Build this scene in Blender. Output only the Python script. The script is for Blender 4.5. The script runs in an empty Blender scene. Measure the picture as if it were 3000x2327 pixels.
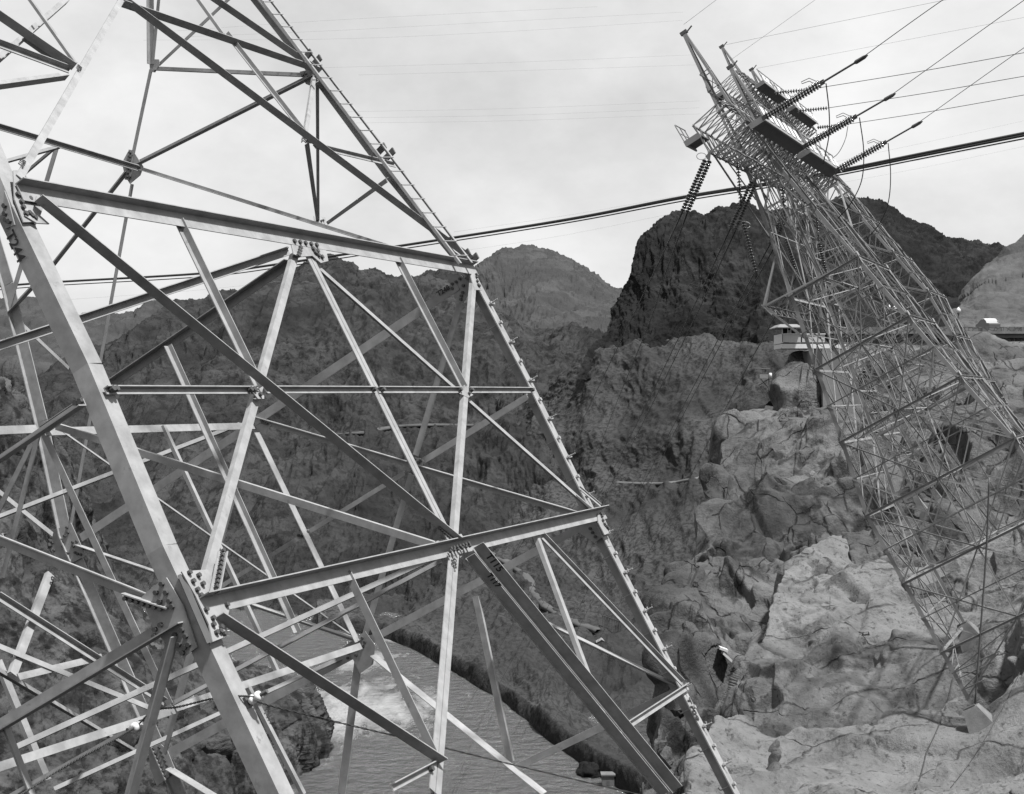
import bpy, math, random
import numpy as np
from mathutils import Vector, Matrix
random.seed(7)
C = bpy.context.scene.collection
# ------------------------------------------------------------------ camera
F, CY, W0, H0 = 4351.65, 1144.5, 3000.0, 2327.0
cam_d = bpy.data.cameras.new('camera'); cam = bpy.data.objects.new('camera', cam_d); C.objects.link(cam)
cam.location = (0, 0, 0); cam.rotation_euler = (math.radians(90), 0, 0)
cam_d.sensor_fit = 'HORIZONTAL'; cam_d.sensor_width = 36.0; cam_d.lens = 36.0*F/W0
cam_d.shift_y = -(H0/2-CY)/W0
cam_d.clip_start = 0.1; cam_d.clip_end = 60000
bpy.context.scene.camera = cam
sc = bpy.context.scene
sc.render.engine = 'CYCLES'
sc.view_settings.view_transform = 'Standard'; sc.view_settings.look = 'None'
sc.view_settings.exposure = 1.0; sc.view_settings.gamma = 1.0
sc.cycles.use_denoising = True; sc.cycles.max_bounces = 4; sc.cycles.diffuse_bounces = 1
# ------------------------------------------------------------------ sun + sky
SUN = Vector((0.38, -0.33, 1.187)).normalized()
elev = math.asin(SUN.z); azim = math.atan2(SUN.x, SUN.y)
sd = bpy.data.lights.new('sun', 'SUN'); so = bpy.data.objects.new('sun', sd); C.objects.link(so)
sd.energy = 5.0; sd.angle = math.radians(3.5); sd.color = (1.0, 1.0, 1.0)
so.rotation_euler = SUN.to_track_quat('Z', 'Y').to_euler()
wd = bpy.data.worlds.new('World'); sc.world = wd; wd.use_nodes = True
nt = wd.node_tree; nt.nodes.clear()
def N(t, **k):
    n = nt.nodes.new(t)
    for a, b in k.items(): setattr(n, a, b)
    return n
def setup_world():
    L = nt.links.new
    out = N('ShaderNodeOutputWorld'); bg = N('ShaderNodeBackground'); L(bg.outputs[0], out.inputs[0])
    bg.inputs[1].default_value = 0.051
    sky = N('ShaderNodeTexSky', sky_type='NISHITA', sun_disc=False, sun_elevation=elev, sun_rotation=azim)
    bw = N('ShaderNodeRGBToBW'); L(sky.outputs[0], bw.inputs[0])
    tc = N('ShaderNodeTexCoord'); mp = N('ShaderNodeMapping'); mp.inputs['Scale'].default_value = (1.0, 1.0, 1.7)
    mp.inputs['Location'].default_value = (0.35, 0.1, 0.3)
    L(tc.outputs['Generated'], mp.inputs['Vector'])
    n1 = N('ShaderNodeTexNoise'); n1.inputs['Scale'].default_value = 2.6; n1.inputs['Detail'].default_value = 7; n1.inputs['Roughness'].default_value = 0.55
    n1.inputs['Distortion'].default_value = 0.4
    L(mp.outputs[0], n1.inputs['Vector'])
    n2 = N('ShaderNodeTexNoise'); n2.inputs['Scale'].default_value = 9.0; n2.inputs['Detail'].default_value = 8; n2.inputs['Roughness'].default_value = 0.6
    L(mp.outputs[0], n2.inputs['Vector'])
    r = N('ShaderNodeMapRange'); r.inputs[1].default_value = 0.36; r.inputs[2].default_value = 0.66; r.inputs[3].default_value = 6.9; r.inputs[4].default_value = 8.5
    r.interpolation_type = 'SMOOTHSTEP'
    L(n1.outputs[0], r.inputs[0])
    r2 = N('ShaderNodeMapRange'); r2.inputs[1].default_value = 0.3; r2.inputs[2].default_value = 0.7; r2.inputs[3].default_value = -0.8; r2.inputs[4].default_value = 0.8
    L(n2.outputs[0], r2.inputs[0])
    ad = N('ShaderNodeMath', operation='ADD'); L(r.outputs[0], ad.inputs[0]); L(r2.outputs[0], ad.inputs[1])
    # thin high overcast: mostly cloud light, a little of the clear sky's own gradient
    sk = N('ShaderNodeMath', operation='MULTIPLY'); L(bw.outputs[0], sk.inputs[0]); sk.inputs[1].default_value = 0.06
    ad2 = N('ShaderNodeMath', operation='ADD'); L(ad.outputs[0], ad2.inputs[0]); L(sk.outputs[0], ad2.inputs[1])
    L(ad2.outputs[0], bg.inputs[0])
setup_world()
# ------------------------------------------------------------------ helpers
def P(x, y, Y):
    """point seen at photo pixel (x, y) standing Y metres away"""
    return Vector(((x-W0/2)/F*Y, Y, (CY-y)/F*Y))
def ray(x, y): return Vector(((x-W0/2)/F, 1.0, (CY-y)/F))
def on_plane(x, y, p0, n):
    r = ray(x, y); return r*(p0.dot(n)/r.dot(n))
def tag(o, label=None, cat=None, group=None, kind=None):
    if label: o['label'] = label
    if cat: o['category'] = cat
    if group: o['group'] = group
    if kind: o['kind'] = kind
    return o
def empty(name, loc, label=None, cat=None, group=None):
    o = bpy.data.objects.new(name, None); C.objects.link(o); o.location = loc; o.empty_display_size = .1
    return tag(o, label, cat, group)
class MB:
    def __init__(s): s.v = []; s.f = []
    def quadbox(s, a, b):          # a, b : lists of 4 points (ends) -> hexahedron
        i = len(s.v); s.v += [Vector(p) for p in a]+[Vector(p) for p in b]
        s.f += [(i, i+1, i+2, i+3), (i+7, i+6, i+5, i+4)]
        for k in range(4): s.f.append((i+k, i+4+k, i+4+(k+1) % 4, i+(k+1) % 4))
    def prism(s, ring_a, ring_b):
        i = len(s.v); n = len(ring_a); s.v += [Vector(p) for p in ring_a]+[Vector(p) for p in ring_b]
        s.f += [tuple(range(i, i+n)), tuple(range(i+2*n-1, i+n-1, -1))]
        for k in range(n): s.f.append((i+k, i+n+k, i+n+(k+1) % n, i+(k+1) % n))
    def box(s, c, x, y, z):        # centre + half axes vectors
        a = [c-x-y-z, c+x-y-z, c+x+y-z, c-x+y-z]; s.quadbox(a, [p+2*z for p in a])
    def aabb(s, x0, y0, z0, x1, y1, z1):
        s.box(Vector(((x0+x1)/2, (y0+y1)/2, (z0+z1)/2)), Vector(((x1-x0)/2, 0, 0)), Vector((0, (y1-y0)/2, 0)), Vector((0, 0, (z1-z0)/2)))
    def tube(s, pts, r, n=6, r1=None):
        pts = [Vector(p) for p in pts]; i0 = len(s.v); m = len(pts)
        for k, p in enumerate(pts):
            t = (pts[min(k+1, m-1)]-pts[max(k-1, 0)]).normalized()
            a = t.cross(Vector((0, 0, 1)) if abs(t.z) < .95 else Vector((1, 0, 0))).normalized(); b = t.cross(a)
            rr = r if r1 is None else r+(r1-r)*k/(m-1)
            for j in range(n):
                an = 2*math.pi*j/n; s.v.append(p+(a*math.cos(an)+b*math.sin(an))*rr)
        for k in range(m-1):
            for j in range(n):
                s.f.append((i0+k*n+j, i0+k*n+(j+1) % n, i0+(k+1)*n+(j+1) % n, i0+(k+1)*n+j))
        s.f += [tuple(range(i0+n-1, i0-1, -1)), tuple(range(i0+(m-1)*n, i0+m*n))]
    def lathe(s, p, ax, prof, n=10):   # prof: list of (t along axis, radius)
        a = ax.cross(Vector((0, 0, 1)) if abs(ax.z) < .95 else Vector((1, 0, 0))).normalized(); b = ax.cross(a); i0 = len(s.v); m = len(prof)
        for t, r in prof:
            for j in range(n):
                an = 2*math.pi*j/n; s.v.append(p+ax*t+(a*math.cos(an)+b*math.sin(an))*r)
        for k in range(m-1):
            for j in range(n): s.f.append((i0+k*n+j, i0+k*n+(j+1) % n, i0+(k+1)*n+(j+1) % n, i0+(k+1)*n+j))
        s.f += [tuple(range(i0+n-1, i0-1, -1)), tuple(range(i0+(m-1)*n, i0+m*n))]
    def add(s, o):
        i = len(s.v); s.v += o.v; s.f += [tuple(k+i for k in f) for f in o.f]
    def build(s, name, mat, parent=None, smooth=False):
        me = bpy.data.meshes.new(name); org = parent.location if parent is not None and parent.type == 'EMPTY' else Vector((0, 0, 0))
        if parent is not None and parent.parent is not None: org = Vector((0, 0, 0))+parent.get('org', org)
        me.from_pydata([tuple(p-org) for p in s.v], [], s.f)
        if mat: me.materials.append(mat)
        if smooth: me.shade_smooth()
        me.validate(); 
        o = bpy.data.objects.new(name, me); C.objects.link(o)
        if parent is not None: o.parent = parent
        return o
def sub(name, mb, mat, part, root, smooth=False):
    """sub-part: child of a part whose own origin is the root's"""
    me = bpy.data.meshes.new(name); org = root.location
    me.from_pydata([tuple(p-org) for p in mb.v], [], mb.f); me.materials.append(mat)
    if smooth: me.shade_smooth()
    me.validate(); o = bpy.data.objects.new(name, me); C.objects.link(o); o.parent = part; return o
def angle(mb, a, b, s, nrm, w1, w2, t=0.014, shift=0.0):
    """steel angle from a to b: one leg along s (width w1), the other along nrm (width w2, sign allowed), heel at a"""
    e = (b-a).normalized(); s = (s-e*s.dot(e)).normalized(); nrm = (nrm-e*nrm.dot(e)-s*nrm.dot(s)).normalized()
    a = a+s*shift; b = b+s*shift; sg = 1 if w2 > 0 else -1
    pr = [(0, 0), (w1, 0), (w1, t*sg), (t, t*sg), (t, w2), (0, w2)]
    ra = [a+s*x+nrm*y for x, y in pr]; rb = [b+s*x+nrm*y for x, y in pr]
    if sg < 0: ra.reverse(); rb.reverse()
    mb.prism(ra, rb)
# ------------------------------------------------------------------ materials
def mat(name, base=0.5, rough=0.7, metal=0.0, var=0.0, vscale=3.0, detail=6, bump=0.0, bscale=20.0, spec=0.3, dark=None, dthr=0.6, dscale=1.0, stretch=(1, 1, 1), streak=0, crack=None):
    base *= .60; dark = None if dark is None else dark*.60
    m = bpy.data.materials.new(name); m.use_nodes = True; t = m.node_tree; b = t.nodes['Principled BSDF']
    b.inputs['Roughness'].default_value = rough; b.inputs['Metallic'].default_value = metal; b.inputs['Specular IOR Level'].default_value = spec
    b.inputs['Base Color'].default_value = (base, base, base, 1)
    L = t.links.new
    tc = t.nodes.new('ShaderNodeTexCoord'); mp = t.nodes.new('ShaderNodeMapping'); mp.inputs['Scale'].default_value = stretch
    L(tc.outputs['Object'], mp.inputs[0])
    cur = None
    if var > 0:
        n = t.nodes.new('ShaderNodeTexNoise'); n.inputs['Scale'].default_value = vscale; n.inputs['Detail'].default_value = detail; n.inputs['Roughness'].default_value = .62
        L(mp.outputs[0], n.inputs['Vector'])
        r = t.nodes.new('ShaderNodeMapRange'); r.inputs[1].default_value = .28; r.inputs[2].default_value = .72
        r.inputs[3].default_value = base*(1-var); r.inputs[4].default_value = base*(1+var); L(n.outputs[0], r.inputs[0]); cur = r.outputs[0]
    if dark is not None:
        n = t.nodes.new('ShaderNodeTexNoise'); n.inputs['Scale'].default_value = dscale; n.inputs['Detail'].default_value = 8; n.inputs['Roughness'].default_value = .68
        L(mp.outputs[0], n.inputs['Vector'])
        r = t.nodes.new('ShaderNodeMapRange'); r.inputs[1].default_value = dthr-.06; r.inputs[2].default_value = dthr+.06; r.interpolation_type = 'SMOOTHSTEP'
        L(n.outputs[0], r.inputs[0])
        mx = t.nodes.new('ShaderNodeMix'); mx.data_type = 'FLOAT'; L(r.outputs[0], mx.inputs[0])
        if cur: L(cur, mx.inputs[2])
        else: mx.inputs[2].default_value = base
        mx.inputs[3].default_value = dark; cur = mx.outputs[0]
    if streak > 0:
        n = t.nodes.new('ShaderNodeTexNoise'); n.inputs['Scale'].default_value = streak; n.inputs['Detail'].default_value = 5
        mp2 = t.nodes.new('ShaderNodeMapping'); mp2.inputs['Scale'].default_value = (1, 1, .12); L(tc.outputs['Object'], mp2.inputs[0]); L(mp2.outputs[0], n.inputs['Vector'])
        r = t.nodes.new('ShaderNodeMapRange'); r.inputs[1].default_value = .35; r.inputs[2].default_value = .7; r.inputs[3].default_value = 1.12; r.inputs[4].default_value = .55; L(n.outputs[0], r.inputs[0])
        mu = t.nodes.new('ShaderNodeMath'); mu.operation = 'MULTIPLY'
        if cur: L(cur, mu.inputs[0])
        else: mu.inputs[0].default_value = base
        L(r.outputs[0], mu.inputs[1]); cur = mu.outputs[0]
    hgt = None
    if crack:
        nz = t.nodes.new('ShaderNodeTexNoise'); nz.inputs['Scale'].default_value = crack[0]*1.3; nz.inputs['Detail'].default_value = 6; L(mp.outputs[0], nz.inputs['Vector'])
        va = t.nodes.new('ShaderNodeVectorMath'); va.operation = 'MULTIPLY_ADD'; L(nz.outputs['Color'], va.inputs[0]); va.inputs[1].default_value = (.30/crack[0],)*3
        mr_ = t.nodes.new('ShaderNodeMapping'); mr_.inputs['Rotation'].default_value = crack[3]; mr_.inputs['Scale'].default_value = crack[4]; L(mp.outputs[0], mr_.inputs[0]); L(mr_.outputs[0], va.inputs[2])
        v = t.nodes.new('ShaderNodeTexVoronoi'); v.feature = 'DISTANCE_TO_EDGE'; v.inputs['Scale'].default_value = crack[0]; L(va.outputs[0], v.inputs['Vector'])
        # cracks open and close along their length
        n3 = t.nodes.new('ShaderNodeTexNoise'); n3.inputs['Scale'].default_value = crack[0]*1.1; n3.inputs['Detail'].default_value = 3; L(mp.outputs[0], n3.inputs['Vector'])
        wd_ = t.nodes.new('ShaderNodeMapRange'); wd_.inputs[1].default_value = .42; wd_.inputs[2].default_value = .62; wd_.inputs[3].default_value = .001; wd_.inputs[4].default_value = crack[1]; L(n3.outputs[0], wd_.inputs[0])
        dv = t.nodes.new('ShaderNodeMath'); dv.operation = 'DIVIDE'; dv.use_clamp = True; L(v.outputs['Distance'], dv.inputs[0]); L(wd_.outputs[0], dv.inputs[1])
        r = t.nodes.new('ShaderNodeMapRange'); r.inputs[3].default_value = crack[2]; r.inputs[4].default_value = 1; L(dv.outputs[0], r.inputs[0])
        mu = t.nodes.new('ShaderNodeMath'); mu.operation = 'MULTIPLY'
        if cur: L(cur, mu.inputs[0])
        else: mu.inputs[0].default_value = base
        L(r.outputs[0], mu.inputs[1]); cur = mu.outputs[0]; hgt = dv.outputs[0]
    if cur is not None: L(cur, b.inputs['Base Color'])
    if bump > 0:
        n = t.nodes.new('ShaderNodeTexNoise'); n.inputs['Scale'].default_value = bscale; n.inputs['Detail'].default_value = 9; n.inputs['Roughness'].default_value = .68
        L(mp.outputs[0], n.inputs['Vector'])
        bp = t.nodes.new('ShaderNodeBump'); bp.inputs['Strength'].default_value = 1.0; bp.inputs['Distance'].default_value = bump
        if hgt is not None:
            sm = t.nodes.new('ShaderNodeMath'); sm.operation = 'MULTIPLY_ADD'; L(hgt, sm.inputs[0]); sm.inputs[1].default_value = .5; L(n.outputs[0], sm.inputs[2]); L(sm.outputs[0], bp.inputs['Height'])
        else: L(n.outputs[0], bp.inputs['Height'])
        L(bp.outputs[0], b.inputs['Normal'])
    return m
STEEL = mat('galvanised_steel', .345, .5, .0, var=.24, vscale=5.0, detail=12, spec=.2, dark=.23, dthr=.66, dscale=7)
STEEL_FAR = mat('weathered_steel', .28, .5, .0, var=.2, vscale=1.2, spec=.3)
STEEL_DK = mat('dark_steel', .13, .6, .2, var=.2, vscale=4)
BOLT = mat('bolt_steel', .10, .6, .3)
PAINT = mat('stencil_paint', .03, .8)
GLAZE = mat('glazed_porcelain', .035, .12, 0, spec=.8)
WHITEPORC = mat('white_porcelain', .75, .25, 0, spec=.6)
CABLE = mat('cable', .05, .6)
CABLE_FAINT = mat('aluminium_cable', .30, .5)
WHITE = mat('white_paint', .78, .6, var=.08, vscale=2)
CONC = mat('concrete', .19, .9, var=.3, vscale=1.5, bump=.02, bscale=8)
WOOD = mat('dark_wood', .10, .8)
BOARD = mat('pale_board', .75, .7, var=.1, vscale=2)
GLOBE = mat('opal_glass', .8, .3)
# ------------------------------------------------------------------ tower frame (fitted to the photograph)
D1 = Vector((0.404807, 0.914402, -0.000628)); WV = Vector((-0.797002, 0.352497, -0.490442)); NV = Vector((-0.448240, 0.199035, 0.871473))
D1.normalize(); WV.normalize(); NV.normalize()
O = Vector((-6.280624, 20.039660, -0.459237))
H3 = 4.286; HB = -4.194
def half(h):
    """half widths (along the row, across the row) at height h above the knee"""
    if h <= 0: t = h/HB; return 5+(4.979-5)*t, 4.552+(4.573-4.552)*t
    a = 5+0.0155*min(h, H3); b = 4.552-0.1937*h if h <= H3 else 3.722-0.178*(h-H3)
    return a, max(b, .62)
def loc(u, w, h, off=Vector((0, 0, 0))): return O+off+D1*u+WV*w+NV*h
def leg_pt(k, h, off=Vector((0, 0, 0))):
    a, b = half(h); su, sw = {'A': (-1, -1), 'B': (1, -1), 'C': (-1, 1), 'D': (1, 1)}[k]
    return loc(su*a, sw*b, h, off)
def plane(p, q, r):
    n = (q-p).cross(r-p).normalized()
    if n.dot(-p) < 0: n = -n          # outward = towards the viewer's side
    return p, n
A2, B2, D2, C2 = (leg_pt(k, 0) for k in 'ABDC'); A0, B0, D0, C0 = (leg_pt(k, HB) for k in 'ABDC'); A3, B3, D3, C3 = (leg_pt(k, H3) for k in 'ABDC')
PL = {'F': plane(A2, B2, A0), 'FU': plane(A2, B2, B3), 'R': plane(B2, D2, B0), 'RU': plane(B2, D2, D3), 'L': plane(A2, C2, A0), 'LU': plane(A2, C2, A3),
      'K': plane(C2, D2, C0), 'KU': plane(C2, D2, D3), 'P2': plane(A2, B2, D2), 'P0': plane(A0, B0, D0), 'P3': plane(A3, B3, D3),
      'CU': (loc(0, 0, 0), D1.copy()), 'CW': (loc(0, 0, 0), WV.copy()),
      'CU5': (loc(-5, 0, 0), D1.copy()), 'HU': (loc(2.5, 0, 0), D1.copy()), 'HW': (loc(0, -2.3, 0), WV.copy())}
def up(x, y, pl): p0, n = PL[pl]; return on_plane(x, y, p0, n)
# ------------------------------------------------------------------ near tower, member by member
tower = empty('lattice_tower', leg_pt('A', HB-4), 'nearest tilted steel lattice tower of broad galvanised angles, filling the left half beside the camera', 'transmission tower', 'tilted lattice towers along the canyon rim')
M_N = [0]
def member(p1, x1, y1, p2, x2, y2, w=.13, st='G', nm='brace', w2=None, off=None, ext=0.0):
    """one rolled angle between two photographed joints, each standing in its own truss plane"""
    a = up(x1, y1, p1); b = up(x2, y2, p2); n = PL[p1][1] if p1 == p2 else (PL[p1][1]+PL[p2][1]).normalized()
    if n.dot(-a) < 0: n = -n
    e = (b-a).normalized(); a = a-e*ext; b = b+e*ext
    M_N[0] += 1; kf = .80 if (nm == 'beam' and st == 'D' and p1 == 'F') else .60; w2 = w if w2 is None else w2; w *= kf; w2 *= (kf if st != 'U' else .88)
    n = (n-e*n.dot(e)).normalized(); s = e.cross(n).normalized()
    o = n*((off if off is not None else 0.018*(M_N[0] % 4))); a = a+o; b = b+o
    mb = MB(); t = .012
    m = (a+b)/2
    def img(v): q = m+v*.1; return Vector((q.x/q.y-m.x/m.y, -(q.z/q.y-m.z/m.y)))   # image x right, y down
    si = img(s)
    if st == 'D':
        if si.y < 0: s = -s
        angle(mb, a, b, s, n, w, w2, t, -w*.5)
    elif st == 'U':      # outstanding leg on the lower side, pointing out
        if si.y > 0: s = -s
        angle(mb, a, b, s, n, w, w2, t, -w*.5)
    elif st == 'I':
        if si.x < 0: s = -s
        angle(mb, a, b, s, n, w, -w2, t, -w*.5)
    elif st == '2':
        angle(mb, a, b, s, n, w*.5, -w2*.7, t, .006); angle(mb, a, b, -s, n, w*.5, -w2*.7, t, .006)
    else:
        if si.y < 0: s = -s
        angle(mb, a, b, s, n, w, -w2, t, -w*.5)
    return mb.build(nm, STEEL, tower)
def heel(pl, pts): return [up(x, y, p) for (p, x, y) in pts]
def near_leg(k, top, bot, w=.19):
    """corner angle: heel line through the fitted corner, legs lying in the two faces"""
    mb = MB()
    for h0, h1 in ((0, top), (bot, 0)):
        if h0 == h1: continue
        a, b = leg_pt(k, h0), leg_pt(k, h1); su, sw = {'A': (-1, -1), 'B': (1, -1), 'C': (-1, 1), 'D': (1, 1)}[k]
        angle(mb, a, b, -D1*su, -WV*sw, w, (w if (D1.cross(WV)).dot(NV) else w), .02)
    return mb.build('leg', STEEL, tower)
# heels of A and B follow the photographed corner lines
def polyleg(pts, sdir, ndir, w, w2, t=.02):
    mb = MB()
    for a, b in zip(pts[:-1], pts[1:]): angle(mb, a, b, sdir, ndir, w, w2, t)
    return mb.build('leg', STEEL, tower)
pa = [up(-215, 0, 'FU'), up(36, 605, 'F'), up(257, 1064, 'F'), up(477, 1598, 'F'), up(620, 1905, 'F'), up(810, 2311, 'F')]
e_ = (pa[-1]-pa[-2]).normalized(); pa.append(pa[-1]+e_*6.5)
LEG_A = polyleg(pa, D1, WV, .20, .20)
pb = [up(782, 20, 'FU'), up(928, 205, 'FU'), up(1145, 497, 'FU'), up(1390, 795, 'F'), up(1560, 1120, 'F'), up(1795, 1600, 'F'), up(2005, 2012, 'F'), up(2160, 2311, 'F')]
pb[0] = pb[0]+(pb[0]-pb[1])*3.2
e_ = (pb[-1]-pb[-2]).normalized(); pb.append(pb[-1]+e_*3.5)
LEG_BU = polyleg(pb[:4], -D1, WV, .14, .15); LEG_B = polyleg(pb[3:], -D1, WV, .19, .20)
pd = [up(-60, 600, 'RU'), up(12, 840, 'RU'), up(28, 905, 'RU'), up(110, 1240, 'RU'), up(180, 1570, 'R'), up(325, 1905, 'R'), up(470, 2235, 'R')]
e_ = (pd[-1]-pd[-2]).normalized(); pd.append(pd[-1]+e_*7)
LEG_D = polyleg(pd, -D1, -WV, .09, .24)
pc = [leg_pt('C', 6), C2, C0, leg_pt('C', -10.5)]
LEG_C = polyleg(pc, D1, -WV, .2, .2)
m = member
# front face, lower panel
m('F', 45, 572, 'F', 1385, 797, .24, 'D', 'beam', .145, .05)
m('F', 578, 1786, 'F', 1762, 1510, .21, 'D', 'beam', .17, .05)
m('F', 300, 1152, 'F', 740, 1151, .115, 'D', 'rung', .10, .03)
m('F', 770, 1150, 'F', 1090, 1149, .115, 'D', 'rung', .10, .03)
m('F', 1100, 1149, 'F', 1340, 1149, .12, 'D', 'rung', .10, .03)
m('F', 1366, 1149, 'F', 1557, 1149, .12, 'D', 'rung', .10, .03)
m('F', 82, 600, 'F', 1312, 1592, .14, 'U', 'brace', .13, .10)
m('F', 590, 1760, 'F', 868, 745, .15, 'I', 'brace', .12, .0)
m('F', 893, 735, 'F', 1318, 1590, .26, '2', 'brace', .12, .03)
m('F', 925, 775, 'F', 1735, 1492, .12, 'I', 'brace', .10, .0)
m('F', 1384, 800, 'F', 1322, 1600, .15, 'I', 'brace', .12, .06)
m('F', 515, 650, 'F', 752, 1140, .12, 'U', 'brace', .10, .0)
m('F', 1158, 762, 'F', 1352, 1138, .11, 'U', 'brace', .10, .0)
# front face, panel below
m('F', 615, 1808, 'F', 1272, 2232, .17, 'U', 'brace', .14, .05)
m('F', 1322, 1595, 'F', 1262, 2330, .27, '2', 'brace', .12, .06)
m('F', 1366, 1620, 'F', 1950, 2330, .10, 'D', 'brace', .26, .10)
m('F', 1360, 1640, 'F', 1930, 2335, .05, 'D', 'brace', .23, .02)
m('F', 1012, 1680, 'F', 1272, 2222, .12, 'U', 'brace', .10, .0)
m('F', 1563, 1545, 'F', 1772, 2108, .14, 'G', 'brace', .10, .02)
m('F', 1584, 1572, 'F', 1996, 2004, .15, 'D', 'brace', .11, .0)
m('F', 1137, 2314, 'F', 1262, 2248, .12, 'D', 'rung', .10, .04)
m('F', 1800, 2150, 'F', 2006, 2016, .15, 'D', 'rung', .10, .04)
# front face, panel above
m('FU', 40, 540, 'FU', 345, 12, .13, 'I', 'brace', .05, .10)
m('FU', 343, 8, 'FU', 1375, 775, .15, 'U', 'brace', .12, .06)
m('FU', 343, 18, 'FU', 925, 213, .16, 'U', 'beam', .13, .03)
m('FU', 600, 0, 'FU', 900, 205, .15, 'U', 'brace', .12, .06)
m('FU', 915, 437, 'FU', 1150, 492, .12, 'D', 'rung', .10, .04)
m('FU', 655, 105, 'FU', 905, 425, .09, 'U', 'brace', .08, .03)
m('FU', 580, 0, 'FU', 665, 118, .09, 'G', 'brace', .08, .03)
m('FU', -40, 48, 'FU', 200, 212, .15, 'U', 'brace', .12, .06)
m('FU', -40, 130, 'FU', 192, 215, .12, 'D', 'rung', .12, .03)
m('FU', 64, 115, 'FU', 198, 210, .10, 'U', 'brace', .10, .0)
m('FU', 60, 0, 'FU', 205, 205, .07, 'G', 'brace', .06, .12)
m('FU', 200, -10, 'FU', 5, 160, .13, 'U', 'brace', .10, -.1)
m('FU', -40, 256, 'FU', 180, 226, .18, 'U', 'brace', .10, .0)
m('FU', 922, 225, 'FU', 893, 415, .11, 'I', 'brace', .08, .0)
m('FU', 898, 420, 'CW', 930, 645, .12, 'G', 'brace', .10)
m('FU', 927, 235, 'CW', 930, 645, .10, 'G', 'brace', .08)
m('FU', 1128, 512, 'CW', 955, 642, .09, 'U', 'brace', .08)
# right-hand side face
m('RU', 925, 218, 'RU', 410, 476, .15, 'U', 'brace', .13, .0)
m('RU', 375, 500, 'RU', 155, 778, .15, 'U', 'brace', .12, .0)
m('RU', 155, 778, 'RU', 30, 912, .15, 'U', 'brace', .12, .0)
m('RU', 420, 496, 'RU', 1372, 795, .10, 'U', 'brace', .08)
m('RU', 388, 540, 'R', 204, 1560, .11, 'U', 'brace', .08)
m('RU', 445, 205, 'RU', 392, 455, .11, 'U', 'brace', .08)
m('RU', 448, -60, 'RU', 450, 190, .15, 'U', 'brace', .10)
m('RU', 476, -60, 'RU', 452, 190, .10, 'G', 'brace', .08)
m('RU', 720, -50, 'RU', 465, 190, .09, 'G', 'brace', .08)
m('RU', 458, 202, 'RU', 890, 221, .12, 'U', 'rung', .08)
m('RU', 172, 425, 'RU', 28, 905, .16, 'G', 'brace', .12)
m('R', 1345, 838, 'R', 750, 1236, .24, 'G', 'beam', .12)
m('R', 740, 1243, 'R', 236, 1576, .24, 'G', 'beam', .12)
m('R', 1745, 1522, 'R', 1066, 1885, .20, 'G', 'beam', .12)
m('R', 1055, 1905, 'R', 470, 2222, .26, 'G', 'beam', .12)
m('R', 1352, 890, 'R', 1222, 1334, .17, 'G', 'brace', .12)
m('R', 1205, 1390, 'R', 1062, 1885, .17, 'G', 'brace', .12)
m('R', 750, 1228, 'R', 1238, 1372, .16, 'D', 'brace', .12)
m('R', 1220, 1368, 'R', 1715, 1512, .16, 'D', 'brace', .12)
m('R', 762, 1270, 'R', 1055, 1880, .12, 'D', 'brace', .26)
m('R', 230, 1600, 'R', 1060, 1880, .12, 'D', 'brace', .20)
m('R', 738, 1262, 'R', 478, 2200, .17, 'G', 'brace', .12)
m('R', 1548, 1162, 'R', 1240, 1352, .16, 'G', 'rung', .10)
m('R', 1188, 1386, 'R', 912, 1556, .12, 'G', 'rung', .10)
m('R', 886, 1570, 'R', 330, 1915, .12, 'G', 'rung', .10)
m('R', 1100, 1922, 'R', 1600, 2325, .14, 'D', 'brace', .34)
m('R', 1052, 1940, 'R', 1003, 2325, .23, 'G', 'brace', .14)
m('R', 1990, 2022, 'R', 1500, 2255, .18, 'G', 'rung', .10)
m('R', 1392, 1748, 'R', 1494, 2232, .17, 'G', 'brace', .10)
m('R', 504, 2252, 'R', 640, 2335, .14, 'D', 'brace', .32)
m('R', 1500, 1774, 'R', 1985, 2008, .10, 'D', 'brace', .20)
# plan bracing at the knee and at the panel below
m('P2', 750, 1232, 'P2', 115, 1246, .10, 'D', 'brace', .20)
m('P2', 100, 1248, 'P2', -60, 1254, .10, 'D', 'brace', .20)
m('P2', 838, 756, 'P2', 120, 1246, .19, 'U', 'brace', .12)
m('P2', 840, 718, 'P2', -40, 1005, .13, 'U', 'brace', .10)
m('P2', 700, 1240, 'P2', -40, 1524, .13, 'G', 'brace', .10)
m('P0', 1050, 1886, 'P0', 505, 2066, .10, 'D', 'brace', .17)
m('P0', 500, 2068, 'P0', -30, 2238, .10, 'D', 'brace', .17)
m('P0', 1290, 1642, 'P0', 508, 2058, .15, 'G', 'brace', .10)
m('P0', 1285, 1622, 'P0', 30, 2190, .12, 'G', 'brace', .10)
m('P0', 1048, 1912, 'P0', 160, 2318, .16, 'G', 'brace', .10)
m('P0', 500, 2072, 'P0', 20, 2340, .12, 'G', 'brace', .10)
m('P3', 400, 482, 'P3', -30, 352, .12, 'U', 'brace', .08)
m('P3', 172, 425, 'P3', -20, 478, .09, 'G', 'brace', .08)
m('P3', 172, 428, 'P3', 40, 540, .07, 'G', 'brace', .06)
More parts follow.
